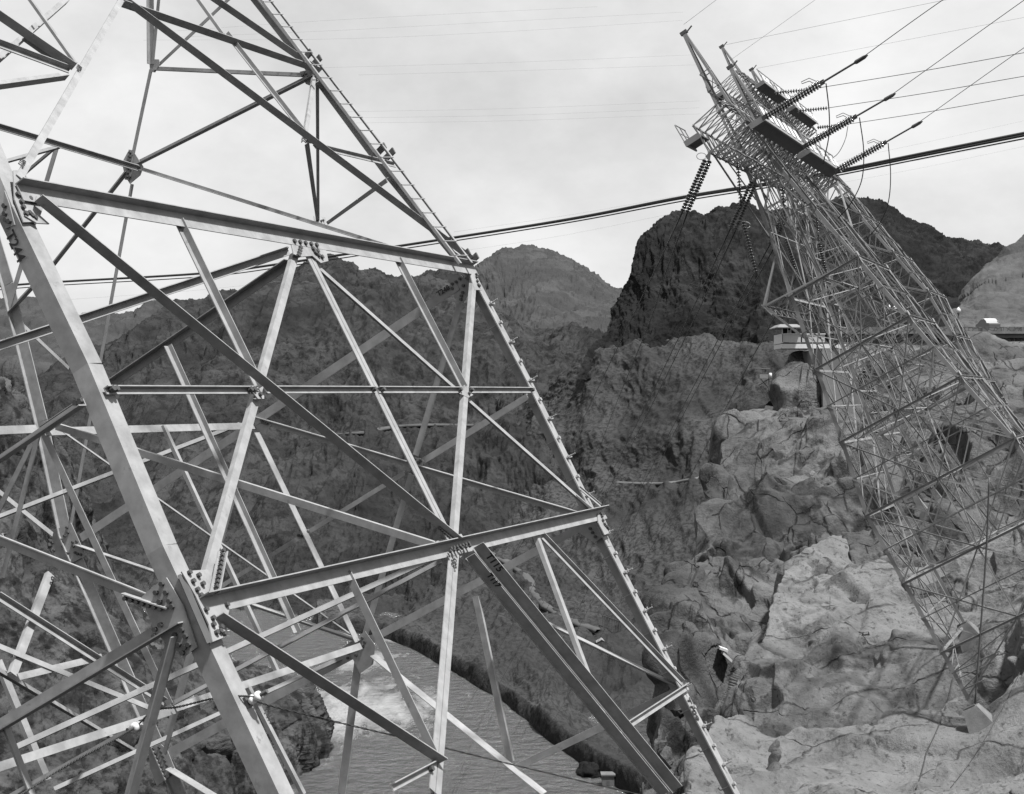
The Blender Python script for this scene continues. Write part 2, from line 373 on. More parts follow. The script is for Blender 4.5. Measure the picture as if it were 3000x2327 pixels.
# central truss planes
m('CU', 112, 1265, 'CU', -5, 1500, .13, 'G', 'brace', .09)
m('CU', 118, 1270, 'CU', 12, 1690, .13, 'G', 'brace', .09)
m('CU', 132, 1262, 'CU', 505, 2062, .17, 'I', 'brace', .12)
m('CU', 163, 1250, 'CU', 1300, 1608, .15, 'G', 'brace', .11)
m('CW', 165, 1254, 'CW', 1060, 1884, .05, 'G', 'tie_rod', .05)
m('CW', 477, 1248, 'CW', 812, 1971, .11, 'I', 'brace', .10)
m('CU', 505, 1012, 'CU', 883, 1848, .12, 'U', 'brace', .10)
m('CU', 565, 1915, 'CU', 480, 2210, .11, 'G', 'brace', .09)
m('KU', 35, 925, 'KU', 200, 1080, .13, 'G', 'brace', .09)
m('KU', -10, 1440, 'K', 150, 1568, .16, 'G', 'brace', .12)
m('CW', 720, 2010, 'CW', 885, 2330, .12, 'I', 'brace', .10)
# left-hand side face and what hangs below it
m('L', 258, 1178, 'L', -30, 1372, .12, 'U', 'rung', .12, .04)
m('L', 552, 1800, 'L', -20, 2142, .20, 'U', 'beam', .16, .05)
m('L', 512, 1778, 'L', -40, 1560, .15, 'D', 'brace', .05, .05)
m('L', 530, 1850, 'L', 400, 2330, .20, 'U', 'brace', .14, .09)
m('CW', 150, 1680, 'CW', 40, 1975, .17, 'G', 'brace', .11)
m('CW', 52, 1985, 'CW', 297, 1926, .14, 'G', 'brace', .10)
m('CW', -20, 1892, 'CW', 450, 2084, .12, 'G', 'brace', .10)
m('CW', -20, 1755, 'CW', 470, 2066, .14, 'D', 'brace', .12)
m('CW', -20, 1955, 'K', 405, 2206, .14, 'D', 'brace', .12)
m('K', -5, 1935, 'K', 140, 2285, .22, 'I', 'brace', .12)
m('L', 26, 2125, 'L', 105, 2330, .14, 'D', 'brace', .12)
m('L', -20, 1605, 'L', 22, 1570, .12, 'G', 'brace', .12)
# gusset plates with bolt heads
def hexa(mb, c, n, r, h):
    a = n.orthogonal().normalized(); b = n.cross(a)
    ring = [c+(a*math.cos(k*math.pi/3+.3)+b*math.sin(k*math.pi/3+.3))*r for k in range(6)]
    mb.prism([p+n*h for p in ring], ring)
def gusset(pl, poly, bolts=(), off=.075, th=.014, br=.024):
    p0, n = PL[pl]; n = n if n.dot(-p0) > 0 else -n
    ps = [up(x, y, pl)+n*off for x, y in poly]
    nn = (ps[1]-ps[0]).cross(ps[2]-ps[1])
    if nn.dot(n) < 0: ps.reverse()
    mb = MB(); mb.prism([p+n*th for p in ps], [p-n*th*0 for p in ps]); nf = len(mb.f)
    for x, y in bolts: hexa(mb, up(x, y, pl)+n*(off+th+.002), n, br, .03)
    g = mb.build('gusset_plate', STEEL, tower); g.data.materials.append(BOLT)
    for i in range(nf, len(g.data.polygons)): g.data.polygons[i].material_index = 1
    return g
def bolt_row(mb):
    for i in range(0, len(mb.v), 12):
        b = MB(); b.prism(mb.v[i:i+6], mb.v[i+6:i+12]); b.build('bolt', BOLT, tower)
def rows(p, q, n, d=(0, 0), r=1):
    return [(p[0]+(q[0]-p[0])*i/max(1, n-1)+d[0]*j, p[1]+(q[1]-p[1])*i/max(1, n-1)+d[1]*j) for j in range(r) for i in range(n)]
# joint of leg A (lower level): front plate and side plate
gusset('F', [(517, 1684), (594, 1678), (657, 1790), (655, 1803), (645, 1875), (608, 1890), (597, 1840), (560, 1760)],
       [(537, 1689), (564, 1697), (548, 1714), (576, 1722), (560, 1739), (570, 1756), (586, 1797), (647, 1783), (606, 1822), (607, 1841), (630, 1848), (616, 1864), (640, 1868), (627, 1860)], off=.05)
gusset('L', [(510, 1688), (470, 1715), (437, 1746), (470, 1830), (500, 1870), (562, 1918), (600, 1890), (560, 1770)],
       [(500, 1706), (483, 1731), (512, 1731), (494, 1757), (522, 1756), (530, 1772), (480, 1838), (496, 1825), (478, 1857), (558, 1840), (569, 1858), (549, 1882), (578, 1882), (567, 1890), (560, 1906), (538, 1854)], off=.10)
m('L', 385, 1742, 'L', 516, 1785, .11, 'D', 'splice_angle', .10, .10)
m('F', 597, 1755, 'F', 622, 1635, .11, 'U', 'splice_angle', .08, .10)
sb = MB()
for i in range(9): hexa(sb, up(600+i*2.6, 1738-i*13, 'F')+PL['F'][1]*.13, PL['F'][1], .02, .03)
for i in range(7): hexa(sb, up(396+i*17, 1748+i*5.2, 'L')+PL['L'][1]*.13, PL['L'][1], .02, .03)
bolt_row(sb)
# splice bars on the heel of leg A
sp = MB(); 
for dx in (0, 9): sp.tube([up(517+dx, 1690, 'F')+PL['F'][1]*.035, up(603+dx, 1890, 'F')+PL['F'][1]*.035], .022, 4)
sp.build('splice_bar', STEEL_DK, tower)
# knee joint of leg A
gusset('F', [(32, 505), (60, 505), (85, 545), (128, 592), (105, 655), (62, 657), (36, 590)],
       [(42, 577), (53, 599), (58, 615), (66, 634), (83, 639), (93, 646), (110, 588), (78, 590), (76, 632)], off=.02)
gusset('F', [(62, 640), (108, 640), (135, 664), (98, 662)], off=.035)
gusset('L', [(22, 560), (36, 598), (52, 660), (25, 672), (18, 620)], [(26, 605), (27, 628), (30, 646), (40, 650)], off=.03)
# mid-beam joint M2, M0
gusset('F', [(842, 718), (945, 738), (952, 772), (930, 778), (905, 757), (870, 760), (850, 752)],
       rows((850, 716), (915, 727), 5)+rows((868, 735), (862, 758), 4)+[(905, 738), (911, 748), (921, 757), (931, 762), (918, 745)], off=.045, br=.03)
gusset('F', [(1270, 1590), (1345, 1568), (1372, 1610), (1340, 1640), (1312, 1625)], [], off=.02)
bb = MB()
for x, y in rows((1294, 1630), (1352, 1614), 6)+rows((1296, 1622), (1348, 1606), 7)+rows((1262, 1562), (1300, 1596), 7)+rows((1268, 1560), (1306, 1592), 7):
    hexa(bb, up(x, y, 'F')+PL['F'][1]*.115, PL['F'][1], .022, .03)
bolt_row(bb)
# knee joint and lower joint of leg B
gusset('F', [(1378, 796), (1388, 812), (1403, 856), (1381, 856), (1370, 815)], [(1385, 820), (1387, 832), (1390, 843), (1393, 845), (1384, 812)], off=.05)
gusset('R', [(1310, 802), (1352, 806), (1380, 830), (1368, 880), (1350, 893), (1330, 860)], [(1330, 833), (1341, 827), (1330, 846), (1352, 818), (1362, 838), (1360, 858), (1356, 868), (1355, 878)], off=.03)
gusset('F', [(1738, 1512), (1750, 1510), (1776, 1568), (1758, 1575), (1740, 1540)], [(1745, 1514), (1748, 1522), (1751, 1534), (1756, 1545), (1762, 1552), (1767, 1558)], off=.07)
gusset('R', [(1680, 1490), (1700, 1480), (1735, 1500), (1770, 1572), (1745, 1590), (1700, 1560)], [(1704, 1516), (1712, 1522), (1722, 1528), (1733, 1548), (1740, 1560), (1748, 1572), (1735, 1510)], off=.03)
m('F', 1680, 1440, 'F', 1742, 1492, .10, 'D', 'splice_angle', .05, .10)
gusset('R', [(1202, 1340), (1235, 1342), (1248, 1352), (1240, 1368), (1210, 1366), (1196, 1352)], [(1204, 1348), (1222, 1344), (1238, 1349), (1212, 1360), (1228, 1370), (1232, 1354)], off=.05)
gusset('R', [(744, 1220), (772, 1212), (800, 1245), (782, 1270), (760, 1272)], [(775, 1238), (782, 1240), (788, 1242), (772, 1232)], off=.03)
gusset('R', [(1012, 1895), (1075, 1848), (1105, 1890), (1098, 1945), (1060, 1972), (1035, 1920)], [(1028, 1912), (1036, 1906), (1048, 1902), (1060, 1895), (1070, 1893), (1026, 1926), (1050, 1918), (1075, 1880), (1068, 1868)], off=.05)
gusset('R', [(862, 1562), (905, 1550), (916, 1562), (905, 1576), (880, 1580), (870, 1572)], [(880, 1568), (888, 1570), (905, 1558)], off=.03)
gusset('RU', [(362, 478), (380, 445), (400, 452), (424, 490), (415, 515), (385, 540), (370, 515)], [(372, 478), (378, 482), (388, 500), (400, 490), (406, 492), (412, 494), (386, 520), (382, 510)], off=.03)
gusset('RU', [(384, 440), (399, 443), (385, 530), (372, 528)], rows((389, 450), (380, 520), 7), off=.05)
gusset('RU', [(442, 175), (470, 176), (472, 190), (458, 214), (444, 212)], off=.03)
gusset('RU', [(882, 212), (915, 205), (935, 225), (925, 258), (900, 248)], [(892, 222), (900, 218), (908, 230)], off=.03)
gusset('R', [(142, 1552), (190, 1545), (212, 1528), (240, 1590), (255, 1628), (215, 1650), (165, 1625), (148, 1600)],
       [(146, 1560), (150, 1570), (148, 1582), (160, 1590), (152, 1602), (165, 1612), (203, 1545), (206, 1560), (220, 1588), (222, 1600), (232, 1586), (228, 1618), (235, 1622), (244, 1624), (196, 1570), (186, 1580), (192, 1600), (205, 1620)], off=.04)
gusset('R', [(440, 2185), (478, 2180), (495, 2195), (515, 2245), (500, 2275), (465, 2300), (445, 2250)], rows((455, 2192), (488, 2270), 7, (18, -4), 2), off=.04)
gusset('CW', [(505, 2055), (530, 2040), (560, 2035), (565, 2065), (530, 2085), (508, 2078)], [(515, 2056), (518, 2066), (512, 2072)], off=.03)
gusset('CW', [(915, 636), (950, 640), (948, 660), (918, 662)], [(925, 650), (935, 652), (941, 650)], off=.03)
gusset('FU', [(338, 5), (352, 0), (400, 20), (410, 45), (352, 25)], [(352, 18), (360, 22)], off=.03)
gusset('F', [(726, 1158), (760, 1160), (760, 1178), (742, 1178)], [(746, 1167)], off=.055)
gusset('F', [(1344, 1148), (1368, 1158), (1376, 1164), (1362, 1172), (1336, 1160)], [(1362, 1161), (1368, 1150)], off=.05)
small = MB()
for x, y in [(312, 1152), (323, 1152), (718, 1152), (728, 1152), (1083, 1150), (1109, 1150), (1336, 1150), (1370, 1151), (1549, 1150), (1246, 2262)]:
    hexa(small, up(x, y, 'F')+PL['F'][1]*.062, PL['F'][1], .03, .04)
for x, y in [(240, 1180), (252, 1176)]: hexa(small, up(x, y, 'L')+PL['L'][1]*.062, PL['L'][1], .03, .04)
bolt_row(small)
# step bolts up leg B
for i in range(26):
    t = i/25.0
    y = 892+i*56.3; 
    if y > 2320: break
    # heel line of leg B at this picture height
    hx = None
    for (xa, ya), (xb, yb) in (((1392, 795), (1560, 1120)), ((1560, 1120), (1795, 1600)), ((1795, 1600), (2005, 2012)), ((2005, 2012), (2160, 2311))):
        if ya <= y <= yb: hx = xa+(xb-xa)*(y-ya)/(yb-ya)
    if hx is None or 1500 < y < 1560: continue
    c = up(hx-9, y, 'F')+PL['F'][1]*.02; n = PL['F'][1]; mb = MB()
    hexa(mb, c, n, .03, .035)
    if i % 2 == 0:
        e = c+D1*.10+WV*(-.05); mb.tube([c, c+D1*.13, c+D1*.17, c+D1*.175+NV*.045], .011, 6)
        mb.tube([c+n*.0, c+n*.14, c+n*.15+NV*.04], .011, 6)
    else:
        mb.tube([c+WV*.06, c+WV*.22, c+WV*.235+NV*.045], .011, 6)
    mb.build('step_bolt', STEEL, tower)
# ladder on the upper part of leg B
def ladder():
    l0 = [(783, 20), (1112, 456), (1349, 770)]; l1 = [(812, 20), (1148, 456), (1386, 770)]
    n = PL['FU'][1]
    q0 = PL['FU'][0]+n*.22; A_ = [on_plane(x, y, q0, n) for x, y in l0]; B_ = [on_plane(x, y, q0, n) for x, y in l1]
    A_[0] = A_[0]+(A_[0]-A_[1])*1.3; B_[0] = B_[0]+(B_[0]-B_[1])*1.3
    r0 = MB(); r1 = MB()
    for k in range(2):
        angle(r0, A_[k], A_[k+1], (B_[k]-A_[k]).normalized(), n, .055, -.045, .01); angle(r1, B_[k], B_[k+1], (A_[k]-B_[k]).normalized(), n, .055, -.045, .01)
    lad = r0.build('ladder', STEEL, tower); sub('rail', r1, STEEL, lad, tower)
    total = 34
    for i in range(total):
        s0, s1 = (A_[1]-A_[0]).length, (A_[2]-A_[1]).length; q = (i+.5)/total*(s0+s1); k = 0 if q < s0 else 1; f = q/s0 if k == 0 else (q-s0)/s1; mb = MB()
        mb.tube([A_[k].lerp(A_[k+1], f), B_[k].lerp(B_[k+1], f)], .011, 6); sub('rung', mb, STEEL, lad, tower)
    for x, y in ((1100, 455), (1345, 765), (885, 180)):
        mb = MB(); c = up(x, y, 'FU'); mb.box(c+n*.11, D1*.02, NV*.05, n*.12); mb.box(c+n*.11+D1*.25-NV*.05, D1*.02, NV*.05, n*.12); sub('bracket', mb, STEEL_DK, lad, tower)
ladder()
# stencilled and brushed marks
def text(s, pl, x, y, x2, y2, size, off, flip=1):
    c = bpy.data.curves.new('marking', 'FONT'); c.body = s; c.size = size; c.extrude = .001; c.align_x = 'CENTER'; c.align_y = 'CENTER'; c.materials.append(PAINT); c.offset = .004
    p0, n = PL[pl]; a = up(x, y, pl); b = up(x2, y2, pl); e = (b-a).normalized(); n = n if n.dot(-p0) > 0 else -n; v = n.cross(e)*1.0
    M = Matrix((e, v, n)).transposed().to_4x4(); M.translation = a.lerp(b, .5)+n*off-tower.location
    t = bpy.data.objects.new('marking', c); C.objects.link(t); bpy.context.view_layer.update()
    me = bpy.data.meshes.new_from_object(t.evaluated_get(bpy.context.evaluated_depsgraph_get())); bpy.data.objects.remove(t)
    o = bpy.data.objects.new('marking', me); C.objects.link(o); o.parent = tower; o.matrix_local = M; return o
text('T244', 'L', 36, 690, 66, 758, .15, .03)
text('T248', 'R', 1292, 862, 1318, 845, .11, .075)
def text_on(sx, pl, x, y, x2, y2, along, outw, size, w):
    """painted mark on the standing leg of an angle"""
    n = PL[pl][1]; a = up(x, y, pl); e = (up(x2, y2, pl)-a).normalized(); n = (n-e*n.dot(e)).normalized(); sd_ = e.cross(n)
    if (sd_.z/1.0) > 0: sd_ = -sd_
    c = bpy.data.curves.new('marking', 'FONT'); c.body = sx; c.size = size; c.extrude = .001; c.align_x = 'CENTER'; c.align_y = 'CENTER'; c.materials.append(PAINT); c.offset = .003
    v = sd_.cross(e); M = Matrix((e, v, sd_)).transposed().to_4x4(); M.translation = a+e*along+n*outw+sd_*(-w*.3+.014+.002)-tower.location
    t = bpy.data.objects.new('marking', c); C.objects.link(t); bpy.context.view_layer.update()
    me = bpy.data.meshes.new_from_object(t.evaluated_get(bpy.context.evaluated_depsgraph_get())); bpy.data.objects.remove(t)
    o = bpy.data.objects.new('marking', me); C.objects.link(o); o.parent = tower; o.matrix_local = M
text_on('T115', 'F', 1366, 1620, 1950, 2330, .30, .20, .13, .10)
text_on('T117', 'F', 1360, 1640, 1928, 2340, .42, .13, .10, .05)
text('589', 'F', 1312, 1645, 1312, 1672, .11, .095)
text('T109', 'F', 2020, 2060, 2036, 2096, .17, .012)
text('T418', 'CW', 158, 1675, 148, 1700, .12, .06)
text('T119', 'R', 157, 1605, 157, 1560, .14, .09)
text('T419', 'CW', 765, 2088, 780, 2115, .10, .10)
text('4128', 'FU', 208, 232, 220, 210, .08, .115)
text('5158', 'FU', 40, 512, 50, 492, .08, .115)
# concrete footings under the near tower
for k, p in (('A', pa[-1]), ('B', pb[-1]), ('C', pc[-1]), ('D', pd[-1])):
    mb = MB(); z = p.z
    mb.prism([Vector((p.x+sx*.45, p.y+sy*.45, z+.5)) for sx, sy in ((-1, -1), (1, -1), (1, 1), (-1, 1))][::-1], [Vector((p.x+sx*.9, p.y+sy*.9, z-1.4)) for sx, sy in ((-1, -1), (1, -1), (1, 1), (-1, 1))][::-1])
    mb.build('footing', CONC, tower)
NEAR_FEET = [pa[-1].copy(), pb[-1].copy(), pc[-1].copy(), pd[-1].copy()]
# ------------------------------------------------------------------ terrain
def _hash(ix, iy, iz, seed):
    h = (ix*374761393+iy*668265263+iz*2147483647+seed*974634777) & 0xffffffff
    h = ((h ^ (h >> 13))*1274126177) & 0xffffffff
    return (h ^ (h >> 16)) & 0xffffffff
def perlin(p, seed=0):
    i = np.floor(p).astype(np.int64); f = p-i; u = f*f*f*(f*(f*6-15)+10); r = 0
    for dx in (0, 1):
        for dy in (0, 1):
            for dz in (0, 1):
                h = _hash(i[:, 0]+dx, i[:, 1]+dy, i[:, 2]+dz, seed)
                g = (((h & 255)/127.5-1)*(f[:, 0]-dx)+(((h >> 8) & 255)/127.5-1)*(f[:, 1]-dy)+(((h >> 16) & 255)/127.5-1)*(f[:, 2]-dz))
                wx = u[:, 0] if dx else 1-u[:, 0]; wy = u[:, 1] if dy else 1-u[:, 1]; wz = u[:, 2] if dz else 1-u[:, 2]
                r = r+g*wx*wy*wz
    return r
def fbm(p, o=5, seed=0, ridged=False, gain=.5):
    r = 0; a = 1.0
    for k in range(o):
        n = perlin(p*(2.03**k), seed+k)
        r = r+a*((0.17-np.abs(n))*1.9 if ridged else n); a *= gain
    return r
def cells(p, seed=0):
    """nearest two feature distances of a jittered grid"""
    i = np.floor(p).astype(np.int64); f1 = np.full(len(p), 9.0); f2 = np.full(len(p), 9.0); idv = np.zeros(len(p))
    for dx in (-1, 0, 1):
        for dy in (-1, 0, 1):
            for dz in (-1, 0, 1):
                c = i+np.array([dx, dy, dz]); h = _hash(c[:, 0], c[:, 1], c[:, 2], seed)
                q = c+np.stack([(h & 255)/255., ((h >> 8) & 255)/255., ((h >> 16) & 255)/255.], 1)
                d = np.sqrt(((q-p)**2).sum(1)); m = d < f1
                f2 = np.where(m, f1, np.minimum(f2, d)); idv = np.where(m, ((h >> 24) & 255)/255., idv); f1 = np.where(m, d, f1)
    return f1, f2, idv
def facets(p, seed=0, tilt=.8):
    """angular blocks: every jittered cell is a tilted plane with a step to its neighbours"""
    i = np.floor(p).astype(np.int64); f1 = np.full(len(p), 9.0); out = np.zeros(len(p)); o2 = np.zeros(len(p)); f2 = np.full(len(p), 9.0)
    for dx in (-1, 0, 1):
        for dy in (-1, 0, 1):
            for dz in (-1, 0, 1):
                c = i+np.array([dx, dy, dz]); h = _hash(c[:, 0], c[:, 1], c[:, 2], seed); h2 = _hash(c[:, 0], c[:, 1], c[:, 2], seed+991)
                q = c+np.stack([(h & 255)/255., ((h >> 8) & 255)/255., ((h >> 16) & 255)/255.], 1); v = p-q
                d = np.sqrt((v**2).sum(1)); m = d < f1
                g = np.stack([(h2 & 255)/127.5-1, ((h2 >> 8) & 255)/127.5-1, ((h2 >> 16) & 255)/127.5-1], 1)
                val = ((h >> 24) & 255)/255.-.5+tilt*(g*v).sum(1); m2 = ~m & (d < f2); o2 = np.where(m, out, np.where(m2, val, o2)); f2 = np.where(m, f1, np.where(m2, d, f2)); out = np.where(m, val, out); f1 = np.where(m, d, f1)
    e = np.clip((f2-f1)/.13, 0, 1); e = e*e*(3-2*e); return out*(.5+.5*e)+o2*(.5-.5*e)-(1-np.clip((f2-f1)/.08, 0, 1))*.28
def resample(pl, n):
    q = np.array([tuple(v) for v in pl]); px = np.stack([q[:, 0]/np.maximum(q[:, 1], 5)*F, q[:, 2]/np.maximum(q[:, 1], 5)*F], 1)
    d = np.concatenate([[0], np.cumsum(np.sqrt((np.diff(px, axis=0)**2).sum(1))+1e-6)]); d /= d[-1]
    t = np.linspace(0, 1, n); return np.stack([np.interp(t, d, q[:, k]) for k in range(3)], 1)
def patch(name, lines, nu, nv, mt, disp, weights=None, label=None, cat=None, kind='structure', smooth=True, group=None, edge=None):
    R = np.stack([resample([P(*v) if len(v) == 3 else Vector(v[1:]) for v in l], nu) for l in lines]); K = len(R)
    w = np.array(weights if weights else [1]*(K-1), float); cs = np.concatenate([[0], np.cumsum(w)]); cs /= cs[-1]
    t = np.linspace(0, 1, nv); k = np.clip(np.searchsorted(cs, t, side='right')-1, 0, K-2); f = ((t-cs[k])/(cs[k+1]-cs[k]))[:, None, None]
    p0 = R[np.maximum(k-1, 0)]; p1 = R[k]; p2 = R[k+1]; p3 = R[np.minimum(k+2, K-1)]
    m1 = (p2-p0)*.5*.7; m2 = (p3-p1)*.5*.7
    seg = np.linalg.norm(p2-p1, axis=2, keepdims=True)
    for q, qa, qb in ((m1, p1-p0, p2-p1), (m2, p2-p1, p3-p2)):
        lim = 1.2*np.minimum(np.linalg.norm(qa, axis=2, keepdims=True), np.linalg.norm(qb, axis=2, keepdims=True))
        lim = np.where(lim < 1e-6, .7*seg, lim); q *= np.minimum(1, lim/(np.linalg.norm(q, axis=2, keepdims=True)+1e-9))
    G = (2*f**3-3*f**2+1)*p1+(f**3-2*f**2+f)*m1+(-2*f**3+3*f**2)*p2+(f**3-f**2)*m2
    du = np.gradient(G, axis=1); dv = np.gradient(G, axis=0); nrm = np.cross(du, dv); nrm /= np.linalg.norm(nrm, axis=2, keepdims=True)+1e-9
    if edge:
        for _ in range(3):
            for ax in (0, 1):
                r_ = 14; pad = np.concatenate([np.repeat(nrm.take([0], ax), r_, ax), nrm, np.repeat(nrm.take([-1], ax), r_, ax)], ax); c_ = np.cumsum(pad, ax)
                nrm = c_.take(range(2*r_, c_.shape[ax]), ax)-c_.take(range(0, c_.shape[ax]-2*r_), ax)
            nrm /= np.linalg.norm(nrm, axis=2, keepdims=True)+1e-9
    flip = ((nrm*(-G)).sum(2) < 0).mean() > .5
    if flip: nrm = -nrm
    global SP; SP = np.maximum(np.linalg.norm(du, axis=2), np.linalg.norm(dv, axis=2)).ravel()
    g = G.reshape(-1, 3); d = disp(g, nrm.reshape(-1, 3))
    if edge:      # weathered edges: soften the steps between blocks over two or three vertices
        D_ = d.reshape(nv, nu, 3)
        def blur(D_):
            Q = np.pad(D_, ((1, 1), (1, 1), (0, 0)), mode='edge'); return sum(Q[i:i+nv, j:j+nu]*wt for (i, j, wt) in [(a_, b_, (1, 2, 1)[a_]*(1, 2, 1)[b_]/16.) for a_ in range(3) for b_ in range(3)])
        D_ = blur(D_)
        d = D_.reshape(-1, 3)
    if edge: d = d*np.repeat(np.clip(edge+(1-edge)*t/(cs[1]*1.8), 0, 1), nu)[:, None]
    g = g+d
    me = bpy.data.meshes.new(name); ii = np.arange(nu*nv).reshape(nv, nu)
    a, b, c, e = ii[:-1, :-1].ravel(), ii[:-1, 1:].ravel(), ii[1:, 1:].ravel(), ii[1:, :-1].ravel()
    fc = np.stack([a, e, c, b], 1) if flip else np.stack([a, b, c, e], 1)
    me.vertices.add(len(g)); me.vertices.foreach_set('co', g.ravel().astype(np.float32))
    me.loops.add(fc.size); me.loops.foreach_set('vertex_index', fc.ravel().astype(np.int32))
    me.polygons.add(len(fc)); me.polygons.foreach_set('loop_start', np.arange(0, fc.size, 4, dtype=np.int32)); me.polygons.foreach_set('loop_total', np.full(len(fc), 4, dtype=np.int32))
    me.update(); me.materials.append(mt)
    if smooth: me.shade_smooth()
    o = bpy.data.objects.new(name, me); C.objects.link(o); return tag(o, label, cat, group, kind)
def basis(e1, e2, k):
    """frame whose first axis follows the bedding e1 (stretched by k[0]) and second e2"""
    a = Vector(e1).normalized(); b = Vector(e2); b = (b-a*b.dot(a)).normalized(); c = a.cross(b); return np.array([tuple(a*k[0]), tuple(b*k[1]), tuple(c*k[2])]).T
KEEP = [Vector((24.6, 80.7, -17.5)), Vector((27.2, 90.3, -14.9))]+[P(x, 1012, 200) for x in (2480, 2600, 2720, 2840, 2960, 3080)]
SP = None
def rocky(M, sizes, amps, soft, seed, broad=(14, 2.0)):
    def f(g, n):
        wv = np.stack([perlin(g/3.1+9.1, seed+50), perlin(g/3.1+3.3, seed+51), perlin(g/3.1-5.7, seed+52)], 1)*.28+np.stack([perlin(g/11+9.1, seed+60), perlin(g/11+3.3, seed+61), perlin(g/11-5.7, seed+62)], 1)*.9
        q = (g+wv)@M; r = broad[1]*fbm(g/broad[0], 4, seed, True, .5)
        msk = np.clip(.55+1.6*perlin(g/9.0+4.4, seed+70), .12, 1)
        for k, (s_, a_) in enumerate(zip(sizes, amps)): r = r+a_*facets(q/s_, seed+k*7, .95)*(msk if k else 1)*np.clip((s_/SP-3.0)/8.0, 0, 1)
        r = r+soft*fbm(g/1.9, 6, seed+30, False, .62)*np.clip((1.9/SP-3.0)/9.0, 0, 1)
        for kp in KEEP:
            d_ = np.sqrt(((g-np.array(tuple(kp)))**2).sum(1)); r = r*np.clip((d_-1.8)/(3.0 if kp.y < 95 else 7.0), .04, 1)
        return n*r[:, None]
    return f
def relief(sc_, amp, o=6, seed=1, ridge=.6, vert=0.0, cell=0, camp=0, stretch=(1, 1, 1), gain=.52):
    st = np.array(stretch)
    def f(g, n):
        q = g*st/sc_; wv = np.stack([perlin(q*.7+9.1, seed+50), perlin(q*.7+3.3, seed+51), perlin(q*.7-5.7, seed+52)], 1)*.9
        h = fbm(q+wv, o, seed, False, gain)*(1-ridge)*1.3+fbm(q+wv*.5, o, seed+20, True, gain)*ridge*.8
        r = h*amp
        if cell:
            f1, f2, iv = cells(g*st/cell+wv*.35, seed+80); e = np.clip((f2-f1)/.16, 0, 1)
            r = r+camp*((iv-.5)*1.1+(e-1)*.55)
            f1, f2, iv = cells(g*st/(cell*.36)+wv*.5, seed+81); e = np.clip((f2-f1)/.18, 0, 1)
            r = r+camp*.32*((iv-.5)*1.0+(e-1)*.6)
        d = n*r[:, None]
        if vert: d[:, 2] += vert*fbm(q*1.7, 4, seed+7)
        return d
    return f
M_FAR = mat('far_rock', .068, .95, var=.35, vscale=.008, dark=.055, dthr=.52, dscale=.02, bump=8, bscale=.03, spec=.05)
M_HILL = mat('hill_rock', .052, .95, var=.55, vscale=.006, dark=.032, dthr=.54, dscale=.09, bump=7, bscale=.06, spec=.05, streak=.035)
M_BLACK = mat('dark_rock', .030, .95, var=.5, vscale=.012, dark=.018, dthr=.5, dscale=.07, bump=4, bscale=.08, spec=.05, streak=.02)
M_SLOPE = mat('scrub_slope', .064, .95, var=.55, vscale=.011, dark=.036, dthr=.53, dscale=.30, bump=2.6, bscale=.16, spec=.05)
M_LEFT = mat('left_cliff_rock', .085, .9, var=.5, vscale=.05, dark=.028, dthr=.52, dscale=.11, bump=1.4, bscale=.25, spec=.08, streak=.06)
M_MIDROCK = mat('canyon_rock', .15, .9, var=.45, vscale=.12, dark=.055, dthr=.56, dscale=.30, bump=.45, bscale=1.4, spec=.12, streak=.10, crack=(.30, .05, .55, (.1, .5, .2), (1.0, .8, .42)))
M_ROCK = mat('pale_rock', .185, .88, var=.34, vscale=.30, dark=.075, dthr=.60, dscale=2.6, bump=.20, bscale=3.2, spec=.15, crack=(.26, .035, .50, (.2, .75, .3), (.38, .8, 1.0)))
M_ROAD = mat('dirt_road', .16, .95, var=.2, vscale=.05)
# far dome-shaped mountain and pale hills
patch('mountain', [[(1250, 1120, 2500), (1900, 1120, 2500)], [(1250, 985, 3000), (1400, 960, 3000), (1620, 935, 3000), (1900, 930, 3000)],
      [(1250, 870, 3900), (1380, 800, 3900), (1420, 762, 3900), (1470, 734, 3950), (1540, 728, 4000), (1590, 733, 4000), (1650, 752, 4000), (1700, 788, 4000), (1760, 822, 4000), (1790, 840, 4000), (1900, 850, 4000)],
      [(1250, 1000, 5200), (1900, 1000, 5200)]], 420, 190, M_FAR, relief(330, 52, 8, 3, .8, stretch=(1.2, .5, .45), gain=.62), [1, 2.5, .8])
patch('mountain', [[(-500, 1250, 3000), (700, 1250, 2900)], [(-500, 1080, 3000), (700, 1080, 2900)],
      [(-500, 860, 3700), (-50, 868, 3700), (20, 878, 3700), (50, 886, 3700), (110, 884, 3700), (220, 922, 3700), (330, 920, 3700), (400, 908, 3700), (440, 900, 3600), (560, 900, 3500), (700, 930, 3500)],
      [(-500, 1000, 5000), (700, 1000, 5000)]], 420, 170, M_FAR, relief(300, 48, 8, 13, .8, stretch=(1.2, .5, .45), gain=.62), [1, 2, .8])
